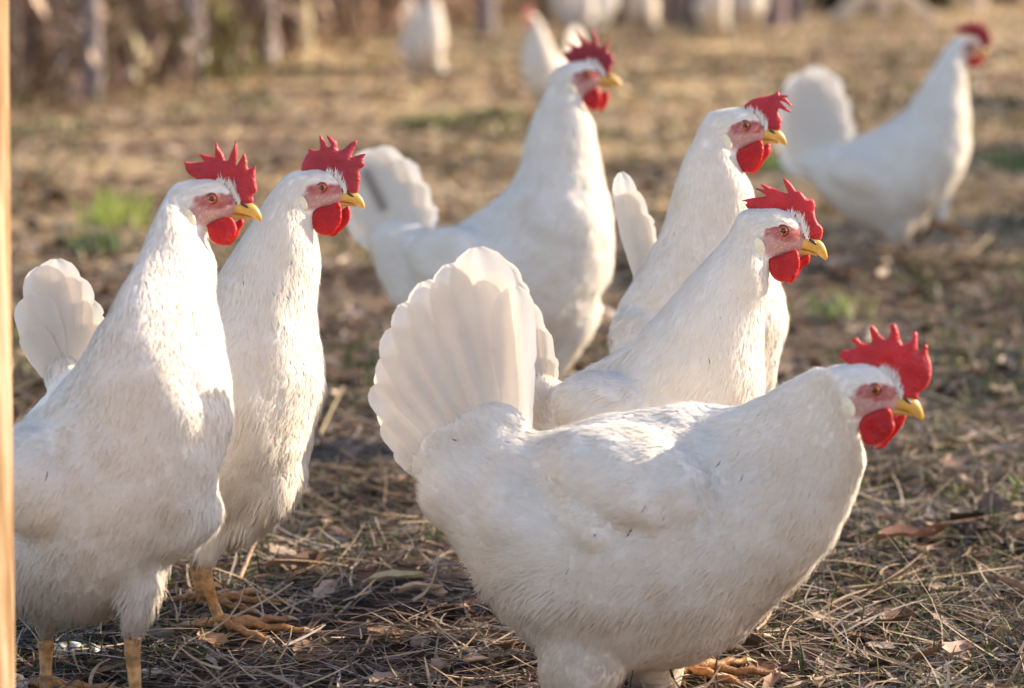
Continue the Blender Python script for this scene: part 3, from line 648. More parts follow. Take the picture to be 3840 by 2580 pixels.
# ---- hen 5
HENS[5] = build_hen(5, 2.16, (605, 740), (1210, 1155),
    [(1205, 900, 1200, 975, .7, .05), (1228, 888, 1220, 1020, .75, .045), (1290, 872, 1290, 1090, .78, .03), (1345, 838, 1400, 1150, .78, .02), (1410, 803, 1535, 1160, .78, 0), (1455, 763, 1645, 1085, .77, 0), (1500, 712, 1720, 975, .76, 0),
     (1540, 667, 1741, 880, .77, 0), (1585, 617, 1738, 790, .8, 0), (1630, 568, 1742, 725, .84, 0), (1662, 532, 1756, 682, .88, 0)],
    [(78, 360), (230, 325), (395, 305), (350, 260), (255, 200), (300, 200), (385, 215), (320, 150), (400, 155), (560, 220), (690, 270), (660, 170), (630, 75), (680, 85), (740, 140), (800, 230), (870, 250), (950, 340), (1030, 350), (1060, 430), (1050, 500), (1080, 640), (1150, 720), (1160, 800), (1130, 885), (1060, 890), (950, 890), (830, 800), (700, 670), (540, 580), (380, 560), (250, 520), (165, 475), (125, 420), (150, 390)],
    [(430, 1140), (600, 1090), (800, 1020), (850, 1130), (850, 1260), (800, 1390), (720, 1450), (600, 1450), (510, 1410), (450, 1310)],
    [(830, 1130), (970, 1070), (990, 1150), (960, 1220), (890, 1260), (830, 1370), (740, 1470), (690, 1450), (790, 1360)],
    [(1225, 935, 1140, 588, 52, .03), (1230, 932, 1160, 600, 54, .03), (1236, 928, 1182, 640, 54, .03), (1240, 925, 1206, 690, 52, .03), (1245, 920, 1228, 745, 48, .03), (1250, 916, 1250, 810, 42, .03), (1254, 912, 1268, 865, 34, .03)],
    [leg(1540, 0, (1545, 1300), [(1560, 1080, 90, 0), (1555, 1180, 60, 1), (1550, 1250, 32, 1), (1546, 1300, 16, 1)], -.02, 0),
     leg(1450, 0, (1450, 1300), [(1450, 1080, 90, 0), (1450, 1180, 60, 1), (1450, 1250, 32, 1), (1450, 1300, 16, 1)], .05, 0)],
    [(1400, 960, 150, 100, 30, -.035, .04), (1600, 960, 90, 120, 30, -.01, .05)],
    'white hen leaning right behind the nearest one, comb swept back with one tall middle spike', q=1.0, seed=55, tinge=.45)
# ---- hen 6, nearest
HENS[6] = build_hen(6, 1.99, (485, 780), (1055, 1165),
    [(985, 1050, 962, 1120, .7, .0), (1015, 1015, 972, 1165, .72, 0), (1090, 1000, 1040, 1240, .74, 0), (1170, 990, 1100, 1350, .74, 0), (1260, 973, 1190, 1450, .74, 0), (1350, 955, 1305, 1515, .74, 0), (1450, 938, 1460, 1520, .75, 0), (1540, 931, 1600, 1490, .76, 0), (1620, 931, 1712, 1415, .76, 0),
     (1690, 920, 1800, 1345, .76, 0), (1750, 896, 1870, 1268, .77, 0), (1800, 868, 1924, 1176, .79, 0), (1840, 846, 1960, 1100, .82, 0), (1866, 832, 1974, 1045, .86, 0)],
    [(105, 450), (150, 370), (240, 370), (310, 330), (265, 290), (255, 245), (320, 235), (365, 285), (480, 300), (470, 200), (450, 120), (490, 95), (540, 150), (560, 190), (640, 250), (660, 240), (690, 160), (680, 80), (740, 70), (780, 170), (820, 300), (900, 270), (940, 230), (940, 170), (990, 170), (1000, 260), (1000, 380), (1060, 350), (1060, 310), (1110, 320), (1120, 430), (1150, 530), (1150, 680), (1100, 790), (1010, 860), (1000, 930), (900, 930), (800, 910), (740, 820), (630, 680), (450, 620), (300, 590), (170, 500)],
    [(340, 1180), (420, 1100), (600, 1030), (690, 1040), (720, 1150), (740, 1250), (680, 1350), (580, 1420), (440, 1450), (380, 1400), (340, 1290)],
    [(680, 1150), (850, 1080), (860, 1150), (800, 1260), (700, 1380), (600, 1480), (500, 1470), (600, 1400)],
    [(1190, 1000, 1172, 650, 88, 0), (1160, 1000, 1085, 562, 122, 0), (1135, 1005, 1022, 600, 112, 0), (1110, 1010, 966, 640, 106, 0), (1085, 1015, 918, 690, 100, 0), (1062, 1025, 888, 748, 94, 0), (1040, 1035, 870, 815, 88, 0), (1010, 1060, 850, 880, 66, 0), (1000, 1085, 875, 962, 58, 0), (990, 1095, 905, 1020, 44, 0)],
    [leg(1262, 0, (1262, 1625), [(1330, 1360, 130, 0), (1325, 1450, 118, .6), (1318, 1530, 98, 1), (1300, 1615, 66, 1)], -.03, 0),
     leg(1560, 0, (1520, 1560), [(1460, 1340, 140, 0), (1475, 1440, 100, .3), (1490, 1520, 80, .6), (1502, 1575, 58, 1)], .055, -4)],
    [(1450, 1095, 225, 125, 16, -.038, .060), (1450, 1095, 225, 125, 16, .038, .060), (1345, 1195, 105, 62, 42, -.056, .028), (1185, 1170, 100, 120, -20, -.03, .035), (1400, 1330, 190, 130, 10, -.045, .035), (1270, 1345, 110, 110, 0, -.035, .035), (1640, 1250, 150, 130, 30, -.02, .045)],
    'nearest white hen, seen side on with a broad fanned tail, filling the front', q=1.15, seed=66, tinge=.99, headdz=-.12)
# ---- hen 7, far right
HENS[7] = build_hen(7, 4.55, (650, 730), (1130, 1050),
    [(1815, 345, 1800, 378, .6, 0), (1850, 335, 1835, 405, .62, 0), (1905, 328, 1880, 455, .66, 0), (1950, 312, 1935, 502, .7, 0), (1995, 297, 1995, 535, .72, 0), (2040, 272, 2062, 530, .74, 0), (2070, 245, 2125, 480, .75, 0), (2090, 217, 2180, 422, .76, 0),
     (2106, 190, 2206, 352, .78, 0), (2120, 165, 2211, 285, .8, 0), (2135, 140, 2206, 225, .84, 0), (2148, 118, 2206, 190, .88, 0)],
    [(300, 360), (330, 240), (450, 250), (520, 230), (600, 100), (640, 110), (700, 200), (780, 120), (830, 130), (860, 210), (980, 160), (1010, 260), (1130, 300), (1160, 430), (1230, 560), (1180, 700), (1120, 800), (1040, 820), (960, 760), (880, 640), (740, 520), (500, 450), (350, 420)],
    [(520, 1130), (700, 1050), (930, 1010), (950, 1130), (890, 1280), (750, 1310), (600, 1270)],
    [(900, 1060), (990, 1080), (1000, 1160), (930, 1290), (860, 1300), (880, 1180)],
    [(1885, 400, 1785, 335, 56, 0), (1885, 395, 1779, 270, 62, 0), (1888, 388, 1789, 208, 64, 0), (1892, 380, 1815, 168, 66, 0), (1898, 372, 1850, 153, 66, 0), (1905, 362, 1884, 170, 62, 0), (1912, 352, 1908, 218, 54, 0), (1918, 345, 1925, 275, 44, 0)],
    [leg(2042, 0, (2040, 568), [(2050, 470, 55, 0), (2045, 520, 38, 1), (2041, 550, 20, 1), (2040, 568, 9, 1)], -.03, -40),
     leg(2122, .05, (2085, 545), [(2070, 470, 50, .5), (2085, 515, 30, 1), (2090, 535, 18, 1), (2090, 548, 9, 1)], .06, -10)],
    [(1985, 400, 90, 55, 20, -.04, .04), (1985, 400, 90, 55, 20, .04, .04), (2030, 470, 80, 60, 0, -.02, .045)],
    'white hen striding at the right edge, well behind the others, tail held high', q=.55, seed=77, tinge=1.3)

# ------------------------------------------------------------------ far hens: copies of the striding one
def children(o): return [c for c in bpy.data.objects if c.parent == o]
CH = children(HENS[7])
def copy_hen(px, py, rot, sc_, label):
    g = G(px, py); r = HENS[7].copy(); col.objects.link(r); r.location = (g[0], g[1], 0); r.rotation_euler = (0, 0, R(rot)); r.scale = (sc_,) * 3
    r['label'] = label
    for c in CH:
        d = c.copy(); col.objects.link(d); d.parent = r
    return r
copy_hen(1615, 345, -68, .92, 'blurred white hen standing at the back with its head above the picture edge')
copy_hen(2050, 480, 232, .82, 'blurred white hen with pink comb, half hidden behind the centre hen')
copy_hen(2124, 150, 250, 1.0, 'tiny far white hen, leftmost of the bright row by the trees')
copy_hen(2190, 175, 300, .8, 'tiny far white hen, dimmest and lowest of the bright row by the trees')
copy_hen(2250, 165, 20, 1.0, 'tiny far white hen, third of the bright row from the left')
copy_hen(2419, 155, 265, 1.0, 'tiny far white hen standing apart in the middle of the bright row')
copy_hen(2690, 165, 280, 1.0, 'tiny far white hen, left one of the close pair before the grey trunks')
copy_hen(2795, 135, 95, 1.0, 'tiny far white hen, right one of the close pair before the grey trunks')

# ------------------------------------------------------------------ ground
m, t, b = newmat('soil_and_dry_grass')
tc = node(t, 'ShaderNodeTexCoord')
soil, sf, src = noise_col(t, 55, [(.3, (.010, .006, .004)), (.5, (.036, .021, .014)), (.7, (.10, .063, .042))], 8)
grass, gf, _ = noise_col(t, 9, [(.28, (.26, .165, .08)), (.5, (.60, .42, .22)), (.72, (.80, .62, .37))], 8)
patch, pf, _ = noise_col(t, 1.5, [(.44, (0, 0, 0)), (.60, (1, 1, 1))], 6, stretch=(.55, 1.7, 1))
green, gnf, _ = noise_col(t, 2.4, [(.55, (0, 0, 0)), (.75, (.55, .55, .55))], 4)
sep = node(t, 'ShaderNodeSeparateXYZ'); t.links.new(tc.outputs['Object'], sep.inputs[0])
mr = node(t, 'ShaderNodeMapRange'); mr.inputs['From Min'].default_value = 2.6; mr.inputs['From Max'].default_value = 6.5; t.links.new(sep.outputs['Y'], mr.inputs['Value'])
gc = mixrgb(t, 'MIX', green, grass, (.16, .19, .055))
far = mixrgb(t, 'MIX', patch, (.15, .087, .05), gc)
mr2 = node(t, 'ShaderNodeMapRange'); mr2.inputs['From Min'].default_value = .6; mr2.inputs['From Max'].default_value = 1.5; t.links.new(sep.outputs['Y'], mr2.inputs['Value'])
bounce_c, _, _ = noise_col(t, 30, [(.3, (.50, .34, .22)), (.7, (.66, .47, .32))], 6)  # pale warm ground added behind the camera to bounce light onto the hens
near_c = mixrgb(t, 'MIX', mr2.outputs[0], bounce_c, soil)
fin = mixrgb(t, 'MIX', mr.outputs[0], near_c, far)
t.links.new(fin, b.inputs['Base Color']); b.inputs['Roughness'].default_value = .95; b.inputs['Specular IOR Level'].default_value = .15
bump(t, b, sf, .8, .01)
M_ground = m
def graded(lo, hi, a, b_, step, far_step):
    core = list(np.arange(a, b_, step)); l = []; x = a; s = step
    while x > lo: s = min(s * 1.12, far_step); x -= s; l.append(x)
    r = []; x = core[-1]; s = step
    while x < hi: s = min(s * 1.06, far_step); x += s; r.append(x)
    return np.array(l[::-1] + core + r)
gx = graded(-150, 150, -1.1, 1.1, .011, 6); gy = graded(-60, 260, 1.5, 4.2, .012, 6)
X, Yg = np.meshgrid(gx, gy); Z = ground_h(X, Yg)
a = Acc(); nx = len(gx); i = np.arange(len(gy) - 1)[:, None] * nx; j = np.arange(nx - 1)[None]
a.add(np.stack([X, Yg, Z], -1).reshape(-1, 3), np.stack([i + j, i + j + 1, i + nx + j + 1, i + nx + j], -1).reshape(-1, 4))
tag(a.build('ground', M_ground), kind='structure')

# ------------------------------------------------------------------ straw and grass litter
def blades(n, y0, y1, wid, lmin, lmax, width, palette, probs, lie=.25, rows=5, ypow=1.0, green_patch=None, zoff=.0, curve=.25, region=None):
    yy = y0 + (y1 - y0) * rng.random(n) ** ypow; xx = (rng.random(n) * 2 - 1) * (wid * yy + .15)
    if region is not None:
        k = region(xx, yy); xx, yy = xx[k], yy[k]; n = len(xx)
    L = rng.uniform(lmin, lmax, n) * rng.uniform(.5, 1, n); az = rng.random(n) * 2 * math.pi
    el = np.abs(rng.normal(0, lie, n)); w_ = width * rng.uniform(.5, 1.4, n)
    d = np.stack([np.cos(az) * np.cos(el), np.sin(az) * np.cos(el), np.sin(el)], 1); sdv = np.stack([-np.sin(az), np.cos(az), rng.normal(0, .35, n)], 1)
    kap = rng.normal(0, curve, n); kz = -np.abs(rng.normal(0, curve * .5, n)) * np.sin(el) * 1.5
    t_ = np.linspace(0, 1, rows)
    pos = np.stack([xx, yy, ground_h(xx, yy) + zoff + rng.random(n) * .012], 1)
    c = pos[:, None] + d[:, None] * (L[:, None] * t_)[..., None] + sdv[:, None] * (kap[:, None] * L[:, None] * t_ ** 2)[..., None]
    c[..., 2] += kz[:, None] * L[:, None] * t_ ** 2
    c[..., 2] = np.maximum(c[..., 2], ground_h(c[..., 0], c[..., 1]) + .0008)
    ww = w_[:, None] * (1 - .6 * t_ ** 2) / 2
    v = np.stack([c - sdv[:, None] * ww[..., None], c + sdv[:, None] * ww[..., None]], 2).reshape(-1, 3)
    base = (np.arange(n) * rows * 2)[:, None, None]; r = np.arange(rows - 1)[None, :, None] * 2
    f = np.concatenate([base + r, base + r + 1, base + r + 3, base + r + 2], -1).reshape(-1, 4)
    pal = np.array(palette); ci = rng.choice(len(pal), n, p=probs)
    cc = pal[ci] * (.74 if y1 < 5 else .92) * rng.uniform(.65, 1.15, (n, 1)) * (.34 + 1.15 * (.65 * vnoise(xx * .9 + 3, yy * 2.2, 21) + .35 * vnoise(xx * 3.1, yy * 5, 22)))[:, None]
    return v, f, np.repeat(cc, rows * 2, 0)
PAL = [(.66, .49, .31), (.40, .26, .15), (.17, .10, .062), (.06, .036, .026), (.52, .43, .37), (.15, .17, .05)]
PALF = [(.86, .65, .35), (.66, .47, .235), (.36, .23, .13), (.12, .08, .05), (.58, .48, .36), (.20, .21, .07)]
a = Acc()
for args in ((24000, 1.55, 2.9, .34, .025, .08, .0015, PAL, [.14, .20, .24, .26, .12, .04], .13), (7000, 1.55, 3.0, .34, .05, .13, .0022, PAL, [.34, .28, .16, .06, .14, .02], .2),
             (22000, 2.8, 4.6, .32, .03, .09, .0026, PAL, [.16, .22, .24, .2, .12, .06], .2), (30000, 4.5, 9, .30, .03, .09, .004, PALF, [.26, .26, .22, .14, .08, .04], .22), (26000, 8.5, 20, .30, .04, .11, .009, PALF, [.40, .3, .16, .04, .06, .04], .22)):
    v, f, c = blades(*args); a.add(v, f, c)
tag(a.build('straw', M_straw, smooth=False), 'dry straw and dead grass stems strewn over the brown soil', kind='stuff')
# low green grass in patches
a = Acc()
reg = lambda x, y: vnoise(x * 2.3 + 5, y * 2.3, 9) + .22 * (x > .42) * (y < 4.5) > .56
for args in ((26000, 1.7, 3.4, .32, .012, .035, .0016), (20000, 3.2, 7.5, .32, .02, .06, .004), (14000, 7, 18, .3, .04, .1, .010)):
    v, f, c = blades(*args, [(.055, .085, .018), (.10, .12, .035), (.25, .24, .10)], [.45, .35, .2], .9, region=reg); a.add(v, f, c)
tag(a.build('grass', M_leafy, smooth=False), 'short sparse green grass between the straw', kind='stuff')
# leaf litter
def leaf(acc, p, az, ln, wd, c, curlk, tilt=0.):
    rows = 7; t_ = np.linspace(0, 1, rows); pr = np.sin(np.pi * t_ ** .85) ** .7; pr[-1] = .02; cc = np.array([-1, -.5, 0, .5, 1.])
    uu, ww = np.meshgrid(t_, cc, indexing='ij'); d = np.array([math.cos(az), math.sin(az), tilt]); s_ = np.array([-math.sin(az), math.cos(az), 0])
    lobed = 1 + .22 * np.sin(uu * 16)
    pos = p + d * (uu * ln)[..., None] + s_ * (ww * wd / 2 * pr[:, None] * lobed)[..., None] + np.array([0, 0, 1.]) * (curlk * wd * (ww ** 2) * .6 + curlk * ln * .35 * np.sin(uu * 5) * .3 + np.abs(curlk) * .004)[..., None]
    i = np.arange(rows - 1)[:, None] * 5; j = np.arange(4)[None]
    acc.add(pos.reshape(-1, 3), np.stack([i + j, i + j + 1, i + 5 + j + 1, i + 5 + j], -1).reshape(-1, 4), c)
a = Acc()
for k in range(7000):
    y = 1.7 + 10 * rng.random() ** 1.4
    if y < 3.2 and rng.random() < .6: continue
    x = (rng.random() * 2 - 1) * (.3 * y + .1)
    c = np.array([(.20, .10, .055), (.30, .18, .11), (.08, .045, .03), (.52, .38, .28), (.66, .50, .36), (.05, .03, .02)][rng.integers(6)]) * rng.uniform(.7, 1.2)
    leaf(a, np.array([x, y, ground_h(x, y) + .006]), rng.random() * 6.28, rng.uniform(.012, .035) * (1 + .12 * y), rng.uniform(.008, .02) * (1 + .12 * y), c, rng.normal(.25, .3), rng.normal(0, .2))
tag(a.build('leaf_litter', M_straw), 'small crumpled brown dead leaves scattered in the straw', kind='stuff')
# ------------------------------------------------------------------ single countable things on the ground
def dead_leaf(px, py, ln, wd, az, c, label):
    g = G(px, py); g[2] = ground_h(g[0], g[1]) + .014; a = Acc(); leaf(a, g, az, ln, wd, c, .35, .1)
    tag(a.build('dead_leaf', M_straw, None, g), label, 'leaf', 'large dead leaves').location = g
dead_leaf(3290, 2110, .055, .034, .1, (.23, .12, .075), 'large curled brown dead leaf on the straw right of the nearest hen')
dead_leaf(3560, 2530, .035, .024, 1.0, (.42, .27, .20), 'pinkish pale dead leaf at the bottom right')
dead_leaf(1380, 2270, .05, .022, .2, (.50, .44, .26), 'long pale yellow leaf lying left of the nearest hen')
dead_leaf(2330, 1440, .03, .02, .8, (.4, .25, .2), 'small pinkish leaf behind the nearest hen') if False else None
def tuft(name, px, py, n, h, spread, cols_, label, cat='grass tuft', wd=.004):
    g = G(px, py); a = Acc()
    for k in range(n):
        az = rng.random() * 6.28; ln = h * rng.uniform(.5, 1.1); lean = rng.uniform(.1, .75); t_ = np.linspace(0, 1, 6)
        b0 = g + np.array([rng.normal(0, spread), rng.normal(0, spread), 0]); dv = np.array([math.cos(az), math.sin(az), 0])
        c = b0 + dv * (ln * lean * t_ ** 1.7)[:, None] + np.array([0, 0, 1.]) * (ln * t_ * (1 - .35 * lean * t_))[:, None]
        sv_ = np.array([-math.sin(az), math.cos(az), 0]); w_ = wd * (1 - t_ ** 2 * .95) / 2
        v = np.stack([c - sv_ * w_[:, None], c + sv_ * w_[:, None]], 1).reshape(-1, 3); r = np.arange(5)[:, None] * 2
        a.add(v, np.concatenate([r, r + 1, r + 3, r + 2], 1), np.array(cols_[rng.integers(len(cols_))]) * rng.uniform(.7, 1.2))
    ellipsoid(a, g + [0, 0, -.002], [[spread * 2.2, 0, 0], [0, spread * 2.2, 0], [0, 0, .006]], 24, 8, (.13, .09, .045))
    o = a.build(name, M_leafy, None, g); o.location = g; tag(o, label, cat, 'green tufts in the run'); return o
GR = [(.20, .32, .04), (.12, .22, .03), (.42, .46, .12)]
tuft('grass_tuft', 420, 850, 60, .085, .035, [(.45, .50, .10), (.30, .38, .06), (.5, .5, .2)], 'bright yellow-green grass tuft behind the tall left hen', wd=.009)
tuft('grass_tuft', 350, 935, 120, .04, .03, [(.07, .12, .03), (.14, .18, .06)], 'low dark green clump just below the bright tuft at left', wd=.006)
tuft('grass_tuft', 2915, 665, 60, .06, .025, [(.16, .34, .02), (.25, .42, .04)], 'vivid green tuft beside the wattles of the hen with the folded comb', wd=.01)
tuft('grass_tuft', 3790, 650, 170, .08, .05, [(.07, .15, .03), (.13, .22, .05), (.3, .3, .1)], 'dark green clump at the right edge below the striding hen')
tuft('grass_tuft', 3160, 1190, 45, .05, .03, GR, 'small green tuft above the comb of the nearest hen', wd=.003)
tuft('grass_tuft', 2280, 640, 60, .05, .06, [(.14, .2, .05), (.2, .24, .08)], 'faint green tuft in the straw behind the centre hen') if False else None
tuft('grass_tuft', 1620, 470, 130, .05, .04, [(.22, .24, .09), (.34, .30, .13)], 'blurred green tuft in the dry grass below the far standing hen', wd=.01)
tuft('grass_tuft', 1860, 440, 150, .04, .045, [(.17, .20, .07), (.3, .27, .12)], 'blurred green patch left of the half hidden hen', wd=.01)
def seedling(px, py, h, label):
    g = G(px, py); r = empty('seedling', g); tag(r, label, 'seedling', 'weed seedlings in the straw')
    a = Acc(); st = np.array([g, g + [.004, 0, h * .5], g + [.012, 0, h]]); tube(a, catmull(st, 4), .0009, (.16, .14, .05), 6); a.build('stem', M_leafy, r, g)
    a = Acc()
    for k in range(9):
        p = g + np.array([.004 + .008 * (k / 9), 0, h * (.45 + .55 * k / 8)]); leaf(a, p, k * 2.4, h * .42, h * .15, (.20, .24, .07), .25, .45)
    a.build('leaves', M_leafy, r, g)
seedling(3775, 1960, .042, 'small pale green seedling at the right edge')
seedling(3560, 1930, .028, 'little dark green weed left of the seedling at the right edge')
# droppings
def dropping(px, py, sc_, label):
    g = G(px, py); a = Acc()
    P_ = [g + np.array([-.014, 0, .006]) * sc_, g + np.array([-.006, .004, .012]) * sc_, g + np.array([.003, 0, .006]) * sc_, g + np.array([.011, -.002, .009]) * sc_, g + np.array([.02, .002, .007]) * sc_]
    Q = catmull(P_, 6); t_ = np.linspace(0, 1, len(Q)); tube(a, Q, sc_ * (.0042 + .0018 * np.sin(t_ * 19)), np.where((np.sin(t_ * 23) > -.3)[:, None], [(.62, .62, .62)], [(.12, .10, .08)]), 12)
    o = a.build('dropping', M_lobe, None, g); o.location = g; tag(o, label, 'dropping', 'chicken droppings')
dropping(290, 2480, 1.1, 'white and grey bird dropping on the straw between the legs of the tall left hen')
dropping(590, 2560, .8, 'small whitish dropping right of the legs of the tall left hen')
def pebble(px, py, r_, c, label):
    g = G(px, py); g[2] = ground_h(g[0], g[1]); a = Acc(); ellipsoid(a, g + [0, 0, r_ * .3], [[r_, 0, 0], [0, r_ * .8, 0], [0, 0, r_ * .5]], 18, 12, c)
    a.v[0] += np.array([[mnoise.noise(Vector(p * 120)) * r_ * .25] * 3 for p in a.v[0]])
    o = a.build('pebble', M_bark, None, g); o.location = g; tag(o, label, 'pebble', 'pebbles in the straw')
pebble(3660, 2400, .010, (.46, .42, .33), 'pale flat pebble near the bottom right corner')
pebble(1575, 2420, .009, (.36, .29, .23), 'brown pebble in the straw below the tail of the nearest hen')
pebble(590, 2400, .014, (.22, .19, .16), 'flat grey stone between the feet of the two left hens')
def stick(pts, r_, c, label):
    P_ = []
    for (px, py, z) in pts: g = G(px, py); P_.append(g + [0, 0, z])
    Q = catmull(P_, 6); a = Acc(); tube(a, Q, np.linspace(r_, r_ * .5, len(Q)), c, 8); o = a.build('stick', M_straw, None, Q[0]); o.location = Q[0]; tag(o, label, 'stick', 'loose stalks on the ground')
stick([(900, 2210, .01), (980, 2100, .03), (1060, 2000, .04)], .0022, (.42, .28, .18), 'thick tan stalk right of the feet of the second hen')
stick([(1180, 1690, .005), (1230, 1630, .02), (1290, 1540, .03)], .0018, (.50, .40, .22), 'pale stalk standing up left of the fanned tail')
stick([(3190, 2180, .008), (3300, 2260, .012), (3500, 2390, .01)], .0013, (.32, .24, .14), 'thin wavy stem lying right of the nearest hen')
stick([(3130, 2250, .01), (3400, 2230, .012), (3830, 2170, .012)], .0016, (.48, .38, .22), 'long straight straw across the right foreground')
stick([(3520, 880, .01), (3570, 790, .08), (3600, 740, .1)], .010, (.62, .50, .35), 'pale blurred stick beside the lifted foot of the striding hen')

# ------------------------------------------------------------------ wooden post, left
m, t, b = newmat('pale_pine')
c1, f1, s1 = noise_col(t, 14, [(.36, (.28, .15, .065)), (.5, (.42, .265, .135)), (.62, (.56, .42, .27))], 6, stretch=(9, 9, .55))
t.links.new(c1, b.inputs['Base Color']); b.inputs['Roughness'].default_value = .95; b.inputs['Specular IOR Level'].default_value = .1; bump(t, b, f1, .5, .003)
M_pine = m
def boxbar(acc, p0, p1, wx, wy, c=(1, 1, 1), bev=.12):
    """rounded-corner rectangular bar from p0 to p1"""
    p0 = np.asarray(p0, float); p1 = np.asarray(p1, float); T_ = (p1 - p0) / np.linalg.norm(p1 - p0)
    ref = np.array([0, 1., 0]) if abs(T_[1]) < .9 else np.array([1., 0, 0]); A_ = np.cross(ref, T_); A_ /= np.linalg.norm(A_); B2 = np.cross(T_, A_)
    b_ = bev * min(wx, wy); hx, hy = wx / 2, wy / 2
    prof = [(-hx + b_, -hy), (hx - b_, -hy), (hx, -hy + b_), (hx, hy - b_), (hx - b_, hy), (-hx + b_, hy), (-hx, hy - b_), (-hx, -hy + b_)]
    v = [p + A_ * x + B2 * y for p in (p0, p1) for (x, y) in prof]
    acc.add(v, [[k, (k + 1) % 8, 8 + (k + 1) % 8, 8 + k] for k in range(8)], c); acc.add(v, [[7, 6, 5, 4, 3, 2, 1, 0], [8, 9, 10, 11, 12, 13, 14, 15]], c)
a = Acc(); pY = 1.72
tp = U(44, 0, pY); bt = U(55, 2580, pY); wd = .052; kx = (bt[0] - tp[0]) / (bt[2] - tp[2])
zt, zb = 1.15, -.05
top = np.array([tp[0] + kx * (zt - tp[2]) - wd / 2, pY, zt]); bot = np.array([tp[0] + kx * (zb - tp[2]) - wd / 2, pY, zb])
boxbar(a, bot, top, wd, .045, bev=.06)
po = a.build('wooden_post', M_pine, None, (bot[0], bot[1], 0), smooth=False); po.location = (bot[0] - .0062, bot[1], 0); po.rotation_euler.z = R(50)
tag(po, 'pale yellow pine post at the left edge in front of the tall hen', 'post')

m, t, b = newmat('weathered_timber')
c1, f1, s1 = noise_col(t, 5, [(.3, (.62, .47, .32)), (.6, (.80, .66, .48))], 5, stretch=(6, 6, 1))
t.links.new(c1, b.inputs['Base Color']); b.inputs['Roughness'].default_value = .7; M_timber = m
# ------------------------------------------------------------------ timber frame, top right
a0 = G(3304, 78); Yf = a0[1]; ppm = F / Yf
r = empty('timber_stand', (a0[0], Yf, 0)); tag(r, 'pale timber stand with crossed legs on the far grass', 'timber stand')
def fx(px): return (px - 1920) / F * Yf
for nm, p0, p1 in (('brace', (fx(3110), Yf - .03, 0), (fx(3110) + .95, Yf - .03, .72)), ('brace', (fx(3490), Yf + .07, 0), (fx(3490) - .95, Yf + .07, .72)), ('upright', (fx(3304), Yf + .02, 0), (fx(3304), Yf + .02, 1.1)),
                   ('rail', (fx(3000), Yf + .13, .74), (fx(3700), Yf + .13, .74))):
    a = Acc(); boxbar(a, p0, p1, .08, .05); a.build(nm, M_timber, r, (a0[0], Yf, 0), smooth=False)
g = G(3660, 38); a = Acc(); boxbar(a, g, g + [0, 0, 1.3], .10, .10); o = a.build('fence_post', M_timber, None, g, smooth=False); o.location = g
tag(o, 'square pale timber post standing alone right of the timber stand', 'post')

# ------------------------------------------------------------------ trees at the wood edge
def bez(p0, p1, n=8, wob=.03):
    t_ = np.linspace(0, 1, n)[:, None]; P_ = p0 + (p1 - p0) * t_; P_[1:-1] += rng.normal(0, wob, (n - 2, 3)) * np.array([1, 1, .2]); return P_
def make_tree(px, py, h, r0, c, label, lean=0., twigs=240, leafy=None):
    g = G(px, py); g[2] = -.03; root = empty('tree', g); tag(root, label, 'tree', 'young trees at the edge of the wood')
    a = Acc(); tp_ = g + np.array([lean * h, rng.normal(0, .1), h]); P_ = bez(g, tp_, 12, .006 * h / 3); t_ = np.linspace(0, 1, 12)
    rad = r0 * (1 - .8 * t_) + r0 * .5 * np.exp(-t_ * 30); cc = np.array(c) * rng.uniform(.8, 1.1, (12, 1)); tube(a, P_, rad, cc, 12)
    cr = Acc()
    for k in range(11):
        s_ = rng.uniform(.16, .95); i_ = s_ * 11; b0 = P_[int(i_)] * (1 - i_ % 1) + P_[min(11, int(i_) + 1)] * (i_ % 1)
        az = rng.random() * 6.28; ln = h * .32 * (1.1 - s_) + .2; b1 = b0 + np.array([math.cos(az) * ln, math.sin(az) * ln, ln * .75]); Q = bez(b0, b1, 6, .03)
        tube(a, Q, np.linspace(r0 * .35 * (1.1 - s_), .004, 6), c, 6)
        for w_ in range(twigs // 11):
            q0 = Q[rng.integers(2, 6)]; d = rng.normal(0, 1, 3) * np.array([1, 1, .8]); d[2] += .4; d /= np.linalg.norm(d); ln2 = rng.uniform(.12, .45)
            tube(cr, bez(q0, q0 + d * ln2, 3, .01), [.005, .003, .0012], np.array(c) * .5, 3, cap=False)
            if leafy is not None:
                for q in range(5):
                    leaf(cr, q0 + d * ln2 * rng.random(), rng.random() * 6.28, rng.uniform(.04, .08), rng.uniform(.02, .035), np.array(leafy) * rng.uniform(.6, 1.3), .2, rng.normal(0, .8))
    a.build('trunk', M_bark, root, g); cr.build('crown', M_leafy if leafy is not None else M_bark, root, g)
GRY = (.34, .30, .29); BRN = (.15, .105, .075); PNK = (.36, .25, .20)
make_tree(722, 310, 4.6, .040, (.74, .67, .66), 'slim silver-barked tree, the clearest trunk at upper left', .01)
make_tree(822, 265, 3.6, .034, (.44, .34, .29), 'thin pinkish tree just right of the silver-barked trunk', .0)
make_tree(985, 240, 4.4, .042, (.58, .50, .47), 'grey tree left of the brushy gap at upper left', .03)
make_tree(345, 385, 3.2, .028, (.30, .24, .22), 'thin reddish-brown sapling above the tall left hen', .01)
make_tree(395, 300, 4.5, .045, (.05, .04, .035), 'dark-barked tree standing in the brush at upper left', -.02)
make_tree(1120, 215, 4.0, .05, (.42, .34, .22), 'stout mossy tan tree behind the far standing hen, to its left', -.02)
make_tree(1330, 132, 4.0, .03, BRN, 'dark slim tree left of the far standing hen', .02)
make_tree(1820, 132, 4.2, .04, GRY, 'grey-brown tree right of the far standing hen', .01)
make_tree(2050, 97, 4.4, .04, (.28, .22, .13), 'ochre-barked tree behind the half hidden hen', .02)
make_tree(2330, 100, 4.4, .035, BRN, 'brown tree between the tiny far hens', -.01)
